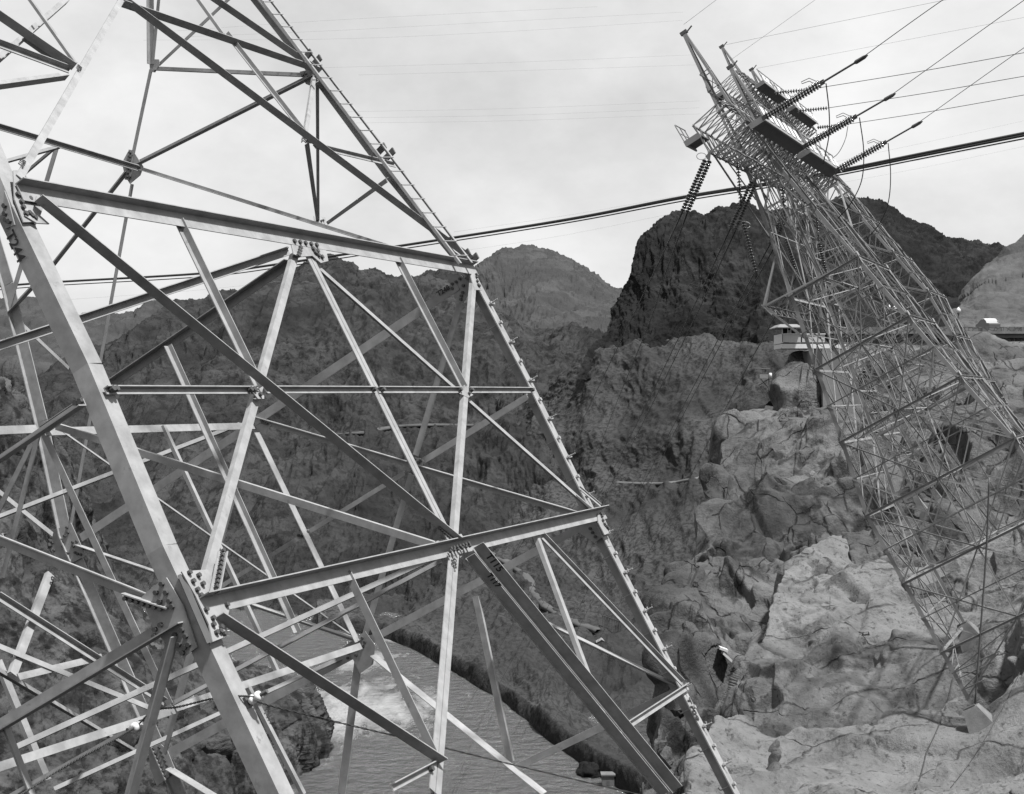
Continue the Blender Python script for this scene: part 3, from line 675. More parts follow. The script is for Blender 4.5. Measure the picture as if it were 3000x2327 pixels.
# left mountain wall with dark cliff bands
patch('hill', [[(-500, 1950, 1150), (500, 1900, 1140), (1100, 1850, 1110), (1500, 1830, 1080), (1800, 1830, 1050)],
      [(-500, 1650, 1250), (500, 1600, 1230), (1050, 1600, 1250), (1400, 1600, 1200), (1800, 1560, 1150)],
      [(-500, 1480, 1400), (400, 1420, 1400), (900, 1330, 1420), (1100, 1300, 1400), (1400, 1290, 1400), (1800, 1290, 1350)],
      [(-500, 1400, 1500), (400, 1290, 1520), (900, 1245, 1560), (1400, 1240, 1560), (1800, 1200, 1500)],
      [(-500, 1290, 1620), (300, 1170, 1640), (600, 1090, 1650), (1000, 1010, 1700), (1300, 1020, 1720), (1800, 1060, 1700)],
      [(-500, 1240, 1900), (-50, 1190, 1950), (113, 1140, 1950), (184, 1070, 1950), (293, 1030, 2000), (378, 978, 2000), (410, 952, 2000), (472, 918, 2050), (580, 884, 2100), (700, 856, 2150), (800, 828, 2200), (860, 802, 2250), (905, 786, 2250), (940, 770, 2250), (968, 754, 2250), (1000, 772, 2250), (1050, 800, 2250), (1100, 780, 2250), (1150, 805, 2250), (1200, 817, 2250), (1245, 797, 2250), (1300, 800, 2250), (1375, 815, 2250), (1430, 880, 2200), (1480, 955, 2150), (1560, 975, 2100), (1700, 975, 2050), (1800, 1000, 2000)],
      [(-500, 1300, 2900), (300, 1150, 2900), (1300, 1100, 2900), (1800, 1150, 2900)]], 760, 560, M_HILL, relief(120, 34, 8, 5, .8, vert=3, stretch=(1.25, .45, .4), gain=.6), [1, 1, .7, .8, 1.2, 1])
# black mountain on the right of the canyon
patch('mountain', [[(1690, 1120, 1371), (2000, 1080, 1320), (2300, 1080, 1270), (3200, 1080, 1143)],
      [(1735, 1010, 1422), (1900, 985, 1371), (2100, 985, 1346), (2300, 1000, 1270), (3200, 1010, 1143)],
      [(1790, 930, 1498), (1900, 880, 1460), (2100, 850, 1422), (2500, 850, 1397), (3200, 880, 1333)],
      [(1822, 850, 1574), (1832, 820, 1574), (1850, 782, 1574), (1880, 700, 1574), (1915, 665, 1574), (1950, 640, 1574), (1990, 626, 1574), (2030, 630, 1574), (2058, 655, 1574), (2075, 640, 1587), (2105, 616, 1612), (2150, 603, 1612), (2185, 610, 1612), (2215, 628, 1612), (2330, 612, 1651), (2390, 592, 1651), (2470, 588, 1651), (2550, 602, 1651), (2610, 628, 1651), (2690, 658, 1651), (2745, 690, 1651), (2800, 708, 1651), (2880, 722, 1651), (2960, 735, 1651), (3200, 770, 1651)],
      [(1822, 900, 2159), (2200, 760, 2159), (3200, 900, 2159)]], 620, 300, M_BLACK, relief(80, 20, 8, 9, .75, stretch=(1.2, .6, .45), gain=.62), [.8, 1, 1.6, .7])
# scrub slopes falling from the black mountain to the river
patch('hill', [[(930, 1870, 1060), (1060, 1890, 1037), (1130, 1910, 1013), (1230, 1950, 962), (1320, 2000, 897), (1440, 2070, 827), (1560, 2155, 752), (1650, 2225, 700), (1740, 2285, 659), (1900, 2380, 607), (2100, 2490, 551)],
      [(930, 1794, 1069), (1060, 1806, 1046), (1130, 1826, 1026), (1230, 1859, 976), (1320, 1911, 911), (1440, 1976, 841), (1560, 2061, 763), (1650, 2131, 710), (1740, 2191, 669), (1900, 2281, 616), (2100, 2394, 560)],
      [(930, 1770, 1150), (1060, 1775, 1140), (1130, 1790, 1120), (1260, 1830, 1060), (1350, 1830, 1010), (1480, 1850, 960), (1600, 1930, 880), (1750, 2060, 800), (1900, 2120, 760), (2100, 2200, 700)],
      [(930, 1730, 1180), (1100, 1720, 1190), (1250, 1730, 1150), (1400, 1745, 1090), (1560, 1775, 1030), (1650, 1790, 1005), (1840, 1830, 945), (1950, 1860, 910), (2100, 1900, 850)],
      [(930, 1640, 1260), (1150, 1600, 1280), (1300, 1600, 1250), (1450, 1640, 1180), (1600, 1700, 1100), (1800, 1700, 1060), (1950, 1700, 1020), (2100, 1720, 980)],
      [(980, 1480, 1400), (1200, 1450, 1380), (1400, 1440, 1340), (1600, 1480, 1240), (1700, 1490, 1200), (1850, 1450, 1170), (2000, 1440, 1120), (2150, 1440, 1080)],
      [(1100, 1370, 1480), (1300, 1350, 1450), (1450, 1330, 1420), (1600, 1390, 1310), (1800, 1405, 1210), (2000, 1395, 1160), (2200, 1360, 1120)],
      [(1350, 1320, 1500), (1500, 1260, 1440), (1600, 1250, 1380), (1750, 1270, 1280), (1900, 1300, 1215), (2050, 1290, 1180), (2250, 1200, 1150)],
      [(1375, 1310, 1520), (1480, 1245, 1480), (1600, 1200, 1420), (1740, 1150, 1350), (1900, 1160, 1290), (2080, 1140, 1250), (2300, 1100, 1200), (2600, 1120, 1150)],
      [(1400, 1300, 1560), (1500, 1225, 1520), (1600, 1150, 1470), (1680, 1085, 1440), (1760, 1020, 1420), (1900, 992, 1390), (2080, 995, 1350), (2300, 1015, 1280), (2600, 1050, 1220)],
      [(1400, 1420, 1900), (1700, 1200, 1800), (2000, 1100, 1750), (2600, 1100, 1600)]], 560, 640, M_SLOPE, relief(80, 16, 8, 17, .8, vert=2, stretch=(1.15, .6, .6), gain=.6), [.25, .6, .7, .9, 1, .8, 1, .8, 1, .6], edge=.1)
# cliff on the left bank
patch('cliff', [[(-700, 2900, 420), (-300, 2800, 440), (300, 2560, 500), (640, 2460, 565), (800, 2330, 630), (872, 2285, 650), (940, 2230, 682), (968, 2212, 694), (985, 2200, 760)],
      [(-700, 2500, 430), (-300, 2400, 460), (300, 2250, 520), (640, 2200, 580), (800, 2190, 640), (880, 2170, 655), (935, 2165, 684), (958, 2160, 700), (975, 2150, 780)],
      [(-700, 2200, 450), (-300, 2100, 480), (250, 2000, 545), (600, 2040, 600), (780, 2050, 645), (860, 2060, 665), (905, 2070, 690), (925, 2070, 715), (945, 2060, 800)],
      [(-700, 1900, 470), (-300, 1800, 500), (200, 1800, 560), (500, 1930, 620), (700, 1975, 660), (800, 1985, 680), (850, 1990, 700), (875, 1996, 730), (900, 1990, 820)],
      [(-700, 1600, 500), (-300, 1500, 530), (60, 1500, 580), (250, 1720, 650), (400, 1880, 680), (560, 1925, 700), (700, 1955, 720), (800, 1975, 760), (850, 1990, 840)],
      [(-700, 1200, 540), (-300, 1130, 560), (-20, 1100, 600), (80, 1170, 640), (190, 1330, 690), (290, 1560, 720), (335, 1700, 740), (345, 1870, 770), (500, 1910, 860)],
      [(-700, 1200, 800), (-20, 1200, 900), (190, 1500, 950), (345, 1950, 1000), (500, 2000, 1000)]], 560, 520, M_LEFT, relief(24, 7.0, 8, 23, .7, cell=22, camp=2.2, stretch=(1, 1, .45), gain=.56), [1, 1.1, 1, 1, 1, .7])
# river
rv = MB(); rv.v = [Vector(v) for v in ((-900, 300, -170), (600, 300, -170), (600, 1400, -170), (-900, 1400, -170))]; rv.f = [(0, 1, 2, 3)]
def water_mat():
    m = bpy.data.materials.new('river_water'); m.use_nodes = True; t = m.node_tree; b = t.nodes['Principled BSDF']; L = t.links.new
    b.inputs['Roughness'].default_value = .15; b.inputs['Specular IOR Level'].default_value = .5
    tc = t.nodes.new('ShaderNodeTexCoord')
    def foam(cx, cy, rx, ry, rot):
        mp = t.nodes.new('ShaderNodeMapping'); mp.vector_type = 'TEXTURE'; mp.inputs['Location'].default_value = (cx, cy, -170); mp.inputs['Scale'].default_value = (rx, ry, 1000); mp.inputs['Rotation'].default_value = (0, 0, rot)
        L(tc.outputs['Object'], mp.inputs[0]); ln = t.nodes.new('ShaderNodeVectorMath'); ln.operation = 'LENGTH'; L(mp.outputs[0], ln.inputs[0])
        r = t.nodes.new('ShaderNodeMapRange'); r.inputs[1].default_value = 1.0; r.inputs[2].default_value = .15; L(ln.outputs['Value'], r.inputs[0]); return r.outputs[0]
    nz = t.nodes.new('ShaderNodeTexNoise'); nz.inputs['Scale'].default_value = .045; nz.inputs['Detail'].default_value = 8; nz.inputs['Roughness'].default_value = .65; nz.inputs['Distortion'].default_value = .6
    mp0 = t.nodes.new('ShaderNodeMapping'); mp0.inputs['Scale'].default_value = (1.6, .55, 1); mp0.inputs['Rotation'].default_value = (0, 0, .5); L(tc.outputs['Object'], mp0.inputs[0]); L(mp0.outputs[0], nz.inputs['Vector'])
    cur = None
    for a in FOAM:
        q = foam(*a)
        if cur is None: cur = q
        else:
            mx = t.nodes.new('ShaderNodeMath'); mx.operation = 'MAXIMUM'; L(cur, mx.inputs[0]); L(q, mx.inputs[1]); cur = mx.outputs[0]
    ad = t.nodes.new('ShaderNodeMath'); ad.operation = 'MULTIPLY_ADD'; L(cur, ad.inputs[0]); ad.inputs[1].default_value = .46; L(nz.outputs[0], ad.inputs[2])
    fr = t.nodes.new('ShaderNodeMapRange'); fr.inputs[1].default_value = .60; fr.inputs[2].default_value = .98; fr.interpolation_type = 'SMOOTHSTEP'; L(ad.outputs[0], fr.inputs[0])
    mix = t.nodes.new('ShaderNodeMix'); mix.data_type = 'FLOAT'; L(fr.outputs[0], mix.inputs[0]); mix.inputs[2].default_value = .075; mix.inputs[3].default_value = .24; L(mix.outputs[0], b.inputs['Base Color'])
    mr = t.nodes.new('ShaderNodeMix'); mr.data_type = 'FLOAT'; L(fr.outputs[0], mr.inputs[0]); mr.inputs[2].default_value = .14; mr.inputs[3].default_value = .9; L(mr.outputs[0], b.inputs['Roughness'])
    n2 = t.nodes.new('ShaderNodeTexNoise'); n2.inputs['Scale'].default_value = .16; n2.inputs['Detail'].default_value = 9; n2.inputs['Roughness'].default_value = .62
    mp2 = t.nodes.new('ShaderNodeMapping'); mp2.inputs['Scale'].default_value = (.8, 1.0, 1); L(tc.outputs['Object'], mp2.inputs[0]); L(mp2.outputs[0], n2.inputs['Vector'])
    bp = t.nodes.new('ShaderNodeBump'); bp.inputs['Strength'].default_value = 1; bp.inputs['Distance'].default_value = 7.0; L(n2.outputs[0], bp.inputs['Height']); L(bp.outputs[0], b.inputs['Normal'])
    return m
def onz(x, y, z=-170): r = ray(x, y); return r*(z/r.z)
f1, f2, f3, f4 = onz(1050, 2080), onz(1210, 1868), onz(1060, 1935), onz(1640, 2150)
FOAM = [(f1.x, f1.y, 62, 110, -.1), (f2.x, f2.y, 34, 30, .2), (f3.x, f3.y, 34, 60, 0), (f4.x, f4.y, 8, 14, .35), (f1.x-20, f1.y-10, 40, 60, 0)]
rv.build('river', water_mat()); bpy.data.objects['river']['kind'] = 'structure'
gd = MB(); gd.v = [Vector(v) for v in ((-20000, -20000, -176), (20000, -20000, -176), (20000, 30000, -176), (-20000, 30000, -176))]; gd.f = [(0, 1, 2, 3)]
tag(gd.build('ground', M_SLOPE), kind='structure')
# rock slope behind and below the middle tower
patch('cliff', [[(2420, 1030, 262), (2350, 1200, 240), (2250, 1320, 215), (2180, 1450, 190), (2130, 1700, 165), (2090, 1900, 142), (2080, 2050, 130), (1980, 2500, 110)],
      [(2395, 1004, 210), (2354, 1026, 205), (2300, 1100, 195), (2264, 1159, 188), (2198, 1225, 178), (2141, 1262, 170), (2094, 1329, 158), (2066, 1400, 148), (2044, 1470, 140), (2026, 1560, 132), (2003, 1680, 122), (1945, 1800, 112), (1932, 1890, 106), (1958, 2000, 98), (1900, 2120, 90), (1840, 2230, 84), (1790, 2420, 76)],
      [(2440, 1004, 203), (2400, 1080, 196), (2350, 1170, 182), (2300, 1240, 170), (2230, 1330, 157), (2170, 1450, 143), (2130, 1570, 133), (2100, 1700, 121), (2060, 1830, 110), (2030, 1950, 101), (2000, 2100, 91), (1960, 2430, 75)],
      [(2560, 1010, 202), (2500, 1090, 190), (2450, 1190, 175), (2400, 1290, 160), (2340, 1400, 147), (2290, 1520, 135), (2240, 1640, 124), (2200, 1760, 114), (2150, 1900, 103), (2150, 2430, 78)],
      [(2750, 1012, 200), (2720, 1100, 182), (2680, 1220, 160), (2620, 1340, 143), (2560, 1460, 129), (2500, 1600, 115), (2450, 1800, 102), (2400, 2430, 82)],
      [(3000, 1000, 198), (2980, 1100, 175), (2960, 1230, 150), (2920, 1380, 130), (2860, 1520, 115), (2800, 1700, 104), (2700, 2430, 85)],
      [(3500, 990, 195), (3480, 1100, 165), (3460, 1250, 135), (3440, 1450, 110), (3400, 1650, 100), (3300, 2430, 88)]], 760, 680, M_MIDROCK,
      rocky(basis((.25, 0, 1), (1, -.3, 0), (.42, 1, .8)), (11, 4.6, 2.0, .9), (3.0, 2.0, .95, .40), .34, 31, (26, 4.0)), [.9, 1.0, 1, 1.2, 1.2, 1], edge=.30)
# pale foreground rock that carries the middle tower
patch('rock_slope', [[(2560, 1580, 150), (2440, 1640, 142), (2350, 1720, 135), (2300, 1850, 126), (2230, 2000, 118), (2160, 2200, 106), (2080, 2500, 90)],
      [(2540, 1532, 124), (2470, 1552, 120), (2400, 1578, 116), (2345, 1625, 112), (2290, 1655, 109), (2262, 1720, 105), (2232, 1790, 101), (2195, 1870, 97), (2150, 1930, 94), (2120, 2020, 90), (2080, 2130, 85), (2040, 2230, 80), (1990, 2340, 75), (1930, 2520, 68)],
      [(2640, 1560, 120), (2560, 1600, 115), (2500, 1650, 111), (2440, 1720, 105), (2390, 1800, 100), (2330, 1900, 96), (2280, 2000, 91), (2240, 2100, 86), (2200, 2200, 80), (2150, 2530, 67)],
      [(2800, 1570, 114), (2760, 1660, 106), (2720, 1760, 100), (2680, 1860, 94), (2620, 1970, 89), (2560, 2080, 83), (2500, 2200, 77), (2440, 2540, 64)],
      [(3020, 1480, 106), (2960, 1620, 100), (2900, 1760, 95), (2830, 1855, 91.5), (2835, 1960, 87), (2840, 2110, 82), (2830, 2260, 74), (2800, 2540, 62)],
      [(3300, 1300, 100), (3240, 1450, 92), (3160, 1600, 85), (3080, 1850, 80), (3040, 2120, 76), (3010, 2260, 71), (2980, 2540, 60)],
      [(3800, 1150, 92), (3750, 1400, 84), (3700, 1700, 78), (3650, 2000, 73), (3600, 2260, 66), (3500, 2540, 56)]], 800, 680, M_ROCK,
      rocky(basis((1, .3, .75), (-.6, 1, .4), (.40, .8, 1)), (8.0, 3.2, 1.25, .55), (1.45, .85, .36, .13), .16, 41, (15, 1.8)), [.9, 1, 1.1, 1.2, 1, 1], edge=.4)
# granite knob beyond the road
patch('hill', [[(2780, 1020, 262), (3400, 1020, 250)], [(2770, 960, 268), (2900, 965, 262), (3400, 965, 255)], [(2790, 905, 285), (2900, 880, 280), (3400, 800, 270)],
      [(2830, 872, 310), (2858, 800, 312), (2880, 768, 314), (2925, 748, 316), (2955, 720, 318), (3000, 690, 320), (3100, 640, 320), (3400, 560, 320)], [(2830, 900, 380), (3400, 700, 400)]],
      300, 220, mat('granite', .12, .9, var=.3, vscale=.06, dark=.10, dthr=.6, dscale=.15, bump=.5, bscale=.4, spec=.1, streak=.08), relief(18, 2.4, 7, 47, .6, cell=16, camp=.6), [.5, 1, 1.2, .6])
patch('hill', [[(2480, 1000, 300), (2860, 1000, 300)], [(2480, 960, 310), (2860, 960, 310)], [(2470, 900, 360), (2600, 880, 365), (2860, 880, 370)], [(2470, 960, 450), (2860, 960, 450)]], 160, 90, M_BLACK, relief(20, 5, 6, 49, .6), [1, 1, 1])
# ledge under the near tower, out of the picture below
patch('ledge', [[('w', -60, 30, -60), ('w', -6, 42, -60), ('w', 20, 50, -40), ('w', 60, 56, -24)], [('w', -55, 24, -18), ('w', -6, 33, -13.5), ('w', 16, 40, -13.5), ('w', 60, 48, -14)],
      [('w', -50, 12, -13), ('w', -6, 22, -12.6), ('w', 16, 22, -9.6), ('w', 60, 30, -9)], [('w', -50, 2, -10), ('w', -4, 8, -9.6), ('w', 16, 8, -7.6), ('w', 60, 10, -6)],
      [('w', -50, -30, -6), ('w', -4, -30, -5), ('w', 60, -30, -2)]], 260, 160, M_SLOPE, relief(5, .5, 6, 61, .5, cell=6, camp=.5), [1, 1, 1, 1])
# ------------------------------------------------------------------ the two towers farther along the rim
OFF2 = Vector((31.6212, 65.6921, -4.3332))
LEVELS = [HB*2.75, HB*2, HB*1.5, HB, HB*.5, 0, 2.1, 4.25, 6.4, 8.5, 10.4, 12.8, 15.3, 18.0, 20.9]
def px_of(p): return (W0/2+F*p.x/p.y, CY-F*p.z/p.y)
def far_tower(off, label, seed, feet, mast=(8.6, 8.6), arm0=-12.0, arm1=12.0):
    rnd = random.Random(seed); root = empty('lattice_tower', leg_pt('C', feet['C'], off), label, 'transmission tower', 'tilted lattice towers along the canyon rim')
    items = []   # (length*width, name, a, b, w, s, n)
    def bar(a, b, w, n, nm='brace'):
        items.append(((b-a).length*w, nm, a, b, w, n))
    faces = (('A', 'B', -WV), ('B', 'D', D1), ('D', 'C', WV), ('C', 'A', -D1))
    top = LEVELS[-1]
    def T(k, h): return leg_pt(k, h, off)
    for k, (su, sw) in {'A': (-1, -1), 'B': (1, -1), 'C': (-1, 1), 'D': (1, 1)}.items():
        mb = MB()
        for h0, h1 in ((feet[k], 0), (0, H3), (H3, top)): angle(mb, T(k, h0), T(k, h1), -D1*su, -WV*sw, .22, .22, .03)
        lg = mb.build('leg', STEEL_FAR, root)
    big = (HB*2, HB, 0, 4.25, 8.5, 12.8, 20.9)
    for k0, k1, n in faces:
        for i, (h0, h1) in enumerate(zip(big[:-1], big[1:])):
            if h0 < max(feet[k0], feet[k1])-.3: continue
            a0, b0, a1, b1 = T(k0, h0), T(k1, h0), T(k0, h1), T(k1, h1); wide = k0+k1 in ('AB', 'DC') or h1 < 13
            bar(a1, b1, .20, n, 'beam')
            if h0 == HB*2 or (h0 == big[0]): bar(a0, b0, .2, n, 'beam')
            w = .12 if h1 < 9 else .10
            m0, m1 = (a0+b0)/2, (a1+b1)/2; hm = (h0+h1)/2; am, bm = T(k0, hm), T(k1, hm)
            if (b0-a0).length > 3.2:
                bar(a0, m1, w, n); bar(b0, m1, w, n); bar(a1, m0, w, n); bar(b1, m0, w, n); bar(m0, m1, w*1.2, n)
                bar(am, bm, w*.8, n, 'rung')
                q1, q2 = a1.lerp(b1, .25), a1.lerp(b1, .75); bar(q1, (m0+a1)/2*.5+(a0+m1)/2*.5, w*.7, n); bar(q2, (m0+b1)/2*.5+(b0+m1)/2*.5, w*.7, n)
                q1, q2 = a0.lerp(b0, .25), a0.lerp(b0, .75); bar(q1, am, w*.7, n); bar(q2, bm, w*.7, n)
            else:
                sub_ = 3
                for j in range(sub_):
                    ha, hb = h0+(h1-h0)*j/sub_, h0+(h1-h0)*(j+1)/sub_
                    bar(T(k0, ha), T(k1, hb), w*.9, n); bar(T(k1, ha), T(k0, hb), w*.9, n); bar(T(k0, hb), T(k1, hb), w*.8, n, 'rung')
    # feet panels
    for k0, k1, n in faces:
        h = HB*2
        f0, f1 = feet[k0], feet[k1]
        bar(T(k0, min(h, 0)), T(k1, min(h, 0)), .2, n, 'beam') if max(f0, f1) < h else None
        mid = (T(k0, max(f0, h))+T(k1, max(f1, h)))/2
        for kk, ff, ko, fo in ((k0, f0, k1, f1), (k1, f1, k0, f0)):
            if ff < h-1.2:
                mt_ = (T(k0, h)+T(k1, h))/2; fp_ = T(kk, ff)
                for q_ in (.3, .62):
                    a_ = fp_.lerp(T(kk, h), q_); b_ = fp_.lerp(mt_, q_); bar(a_, b_, .10, n, 'rung'); bar(a_, fp_.lerp(mt_, q_+.3), .09, n)
        if f0 < h-.5: bar(T(k0, f0+.4), (T(k0, h)+T(k1, h))/2, .13, n); bar(T(k0, (f0+h)/2), (T(k0, f0)+(T(k0, h)+T(k1, h))/2)/2, .09, n)
        if f1 < h-.5: bar(T(k1, f1+.4), (T(k0, h)+T(k1, h))/2, .13, n); bar(T(k1, (f1+h)/2), (T(k1, f1)+(T(k0, h)+T(k1, h))/2)/2, .09, n)
    # plan bracing
    for h in (HB, 0, 4.25, 8.5, 12.8):
        c = loc(0, 0, h, off); mids = [(T(a, h)+T(b, h))/2 for a, b, _ in faces]
        for q in mids: bar(q, c, .12, NV)
        for i in range(4): bar(mids[i], mids[(i+1) % 4], .10, NV)
    for h0, h1 in ((HB, 0), (0, 4.25), (4.25, 8.5)):
        c0, c1 = loc(0, 0, h0, off), loc(0, 0, h1, off)
        for a, b, n in faces:
            q0, q1 = (T(a, h0)+T(b, h0))/2, (T(a, h1)+T(b, h1))/2; bar(q1, c0, .10, n); bar(c1, q0, .10, n); bar(q0.lerp(c0, .5), q1.lerp(c1, .5), .09, n)
    # box-truss crossarm along the row
    def L(u, w, h): return loc(u, w, h, off)
    hb, ht, hr, wl, wr = top-.35, top+1.45, top+1.75, .95, -1.55
    N_ = 21; us = [arm0+(arm1-arm0)*i/N_ for i in range(N_+1)]
    sec = lambda u: (L(u, wl, hb), L(u, wr, hb+.4), L(u, wr+.15, ht-.3), L(u, -.9, hr), L(u, wl, ht), L(u, -.2, hb-.3))
    for i in range(N_):
        A_, B_ = sec(us[i]), sec(us[i+1])
        for j in range(6):
            bar(A_[j], B_[j], .17 if j in (0, 1, 2, 4) else .12, (NV if j < 2 else WV), 'chord')
        for a, b in ((0, 1), (1, 2), (2, 3), (3, 4), (4, 0), (5, 0), (5, 1)): bar(A_[a], A_[b], .10, D1, 'lacing')
        for a, b in ((0, 1), (1, 2), (4, 0), (4, 3), (2, 3)):
            bar(A_[a], B_[b], .09, WV, 'lacing')
            bar(A_[b], B_[a], .09, WV, 'lacing')
    A_ = sec(arm1)
    for a, b in ((0, 1), (1, 2), (2, 3), (3, 4), (4, 0)): bar(A_[a], A_[b], .12, D1, 'lacing')
    # knee struts from the legs to the crossarm ends
    for k, u, w in (('C', arm0, wl), ('A', arm0, wr), ('D', arm1, wl), ('B', arm1, wr)):
        bar(T(k, top-4.5), L(u*.93, w, hb+.2), .14, D1); bar(T(k, top-2.2), L(u*.70, w, hb+.2), .10, D1)
    # two masts carrying the sky wires
    for u, hm in ((-5.0, mast[0]), (5.0, mast[1])):
        mm = MB(); apex = L(u, 0, top+hm); base = [L(u+du, w, ht-2.0) for du, w in ((-.9, .68), (.9, .68), (.9, -.68), (-.9, -.68))]
        base = [L(u+du, w, top) for du, w in ((-.95, .66), (.95, .66), (.95, -.66), (-.95, -.66))]
        tops = [apex+D1*du+WV*w for du, w in ((-.1, .12), (.1, .12), (.1, -.12), (-.1, -.12))]
        for q in range(4): angle(mm, base[q], tops[q], (base[(q+1) % 4]-base[q]).normalized(), (base[(q+3) % 4]-base[q]).normalized(), .15, .15, .03)
        ms = mm.build('mast', STEEL_FAR, root)
        ts = (0, .2, .38, .54, .68)
        for j in range(len(ts)-1):
            for q in range(4):
                r = (q+1) % 4
                a, b = base[q].lerp(tops[q], ts[j]), base[r].lerp(tops[r], ts[j+1]); bar(a, b, .08, WV, 'lacing')
                bar(base[q].lerp(tops[q], ts[j+1]), b, .08, WV, 'lacing')
        cap = MB(); cap.box(apex+NV*.05, D1*.12, WV*.22, NV*.1); cap.tube([apex-WV*.2, apex-WV*.6+NV*.14], .045, 6)
        cp = cap.build('mast_cap', STEEL_DK, root)
    # outrigger frame that spreads the conductors on the canyon side
    hO = 13.1; wO = 3.7
    for (ua, ub) in ((-5.4, 6.0),):
        tipA, tipB = L(ua, wO, hO), L(ub, wO, hO); 
        n_ = 8; pts = [tipA.lerp(tipB, i/n_) for i in range(n_+1)]; pt2 = [p-NV*.7-WV*.2 for p in pts]; inn = [p-WV*1.4-NV*.2 for p in pts]
        for i in range(n_):
            bar(pts[i], pts[i+1], .22, NV, 'chord'); bar(pt2[i], pts[i+1], .09, WV, 'lacing'); bar(pts[i], pt2[i], .09, WV, 'lacing')
            bar(pt2[i], pt2[i+1], .12, NV, 'chord'); bar(inn[i], pts[i+1], .09, NV, 'lacing'); bar(inn[i], inn[i+1], .12, NV, 'chord')
        for t_, k in ((tipA, 'C'), (tipB, 'D')):
            bar(t_, T(k, 10.4), .17, D1); bar(t_, T(k, 15.3), .15, D1)
            bar(t_, T('A' if k == 'C' else 'B', 12.8), .13, D1)
        for u in (-5, 0, 5):
            p = L(u, wO, hO); q = L(u, half(10.4)[1], 10.4); bar(p, q, .13, D1); bar(p, L(u, half(15.3)[1], 15.3), .12, D1)
            bar(L(u, wO, hO), L(u, -half(12.8)[1], 12.8), .10, D1)
    # keep the hundred largest of each name as parts, the rest as one stuff part
    byname = {}
    for it in items: byname.setdefault(it[1], []).append(it)
    for nm, lst in byname.items():
        lst.sort(key=lambda t: -t[0]); rest = MB()
        for i, (_, _, a, b, w, n) in enumerate(lst):
            tgt = MB() if i < 95 else rest
            e = (b-a)
            if e.length < .05: continue
            e.normalize(); s = e.cross(n)
            if s.length < .05: s = e.cross(WV)
            w *= .68; angle(tgt, a+n*.012*(i % 5), b+n*.012*(i % 5), s.normalized(), n, w, w*.8, .015, -w*.5)
            if i < 95: tgt.build(nm, STEEL_FAR, root)
        if rest.v: tag(rest.build(nm, STEEL_FAR, root), kind='stuff')
    # plate gussets at leg joints
    for k in 'ABCD':
        for h in (HB, 0, 4.25, 8.5, 12.8):
            if h < feet[k]: continue
            sw = 1 if k in 'CD' else -1; p = T(k, h); su = 1 if k in 'BD' else -1
            mb = MB(); mb.box(p-D1*su*.25+WV*sw*.05, D1*.30, WV*.012, NV*.38); mb.build('gusset_plate', STEEL_FAR, root)
    # walkways with kick boards and railings
    def platform(u0, u1, w0, w1, h, rail_w, boards=True):
        d = MB(); c = L((u0+u1)/2, (w0+w1)/2, h); d.box(c, D1*(u1-u0)/2, WV*(w1-w0)/2, NV*.05)
        pf = d.build('platform', STEEL_DK, root)
        f = MB(); f.box(L(u0, (w0+w1)/2, h-.05), D1*.04, WV*(w1-w0)/2*1.01, NV*.16); f.box(L((u0+u1)/2, rail_w, h-.05), D1*(u1-u0)/2, WV*.04, NV*.16)
        sub('fascia', f, STEEL_FAR, pf, root)
        sg = 1 if rail_w > (w0+w1)/2 else -1; n_ = max(2, int(round((u1-u0)/1.25)))
        for i in range(n_+1):
            u = u0+(u1-u0)*i/n_; mb = MB(); mb.tube([L(u, rail_w, h), L(u, rail_w+.02*sg, h+1.15)], .035, 5); sub('post', mb, STEEL_FAR, pf, root)
            if boards and i < n_ and rnd.random() < .75:
                bd = MB(); bd.box(L(u+.62, rail_w+sg*.06, h+.38), D1*.40, WV*.015, NV*.36); sub('board', bd, BOARD, pf, root)
        r = MB(); r.tube([L(u0, rail_w, h+1.15), L(u1, rail_w, h+1.15)], .035, 5); sub('handrail', r, STEEL_FAR, pf, root)
        r = MB(); r.tube([L(u0, rail_w, h+.62), L(u1, rail_w, h+.62)], .025, 5); sub('handrail', r, STEEL_FAR, pf, root)
    platform(arm0-.3, arm0+1.5, wl-.1, wl+.85, hb+1.1, wl+.8, False)
    platform(arm0+.2, arm0+10.5, wr-.85, wr, hb+.1, wr-.85)
    platform(arm0+10.9, arm0+20.0, wr-.85, wr, hb+.0, wr-.85)
    return root, L, (hb, ht, wl, wr, top)
bpy.context.view_layer.update(); dg = bpy.context.evaluated_depsgraph_get()
from mathutils.bvhtree import BVHTree
_bv = [BVHTree.FromObject(o, dg) for o in bpy.data.objects if o.name.startswith(('rock_slope', 'cliff'))]
def foot_h(k, off, dflt):
    a, d = leg_pt(k, 3, off), (leg_pt(k, -9, off)-leg_pt(k, 3, off)).normalized(); best = None
    for b in _bv:
        h = b.ray_cast(a, d, 40)
        if h[0] is not None and (best is None or h[3] < best): best = h[3]
    r = 3-best+1.15 if best is not None else dflt
    return max(min(r, -1.0), -14)
FEET2 = {k: foot_h(k, OFF2, v) for k, v in {'C': -10.9, 'D': -7.9, 'A': -6.0, 'B': -4.8}.items()}
t2, L2, S2 = far_tower(OFF2, 'middle tilted lattice tower, its nearest leg standing on the tapered footing on bare rock', 3, FEET2)
_ap = loc(-5, 0, 20.9+6.5, OFF2); OFF3 = OFF2+(P(2115, 138, _ap.y+42)-_ap)
FEET3 = {k: foot_h(k, OFF3, -6) for k in 'ABCD'}
t3, L3, S3 = far_tower(OFF3, 'farthest tilted lattice tower, mostly hidden behind the middle one, with dark railed walkway above it', 5, FEET3, mast=(6.5, 6.5))
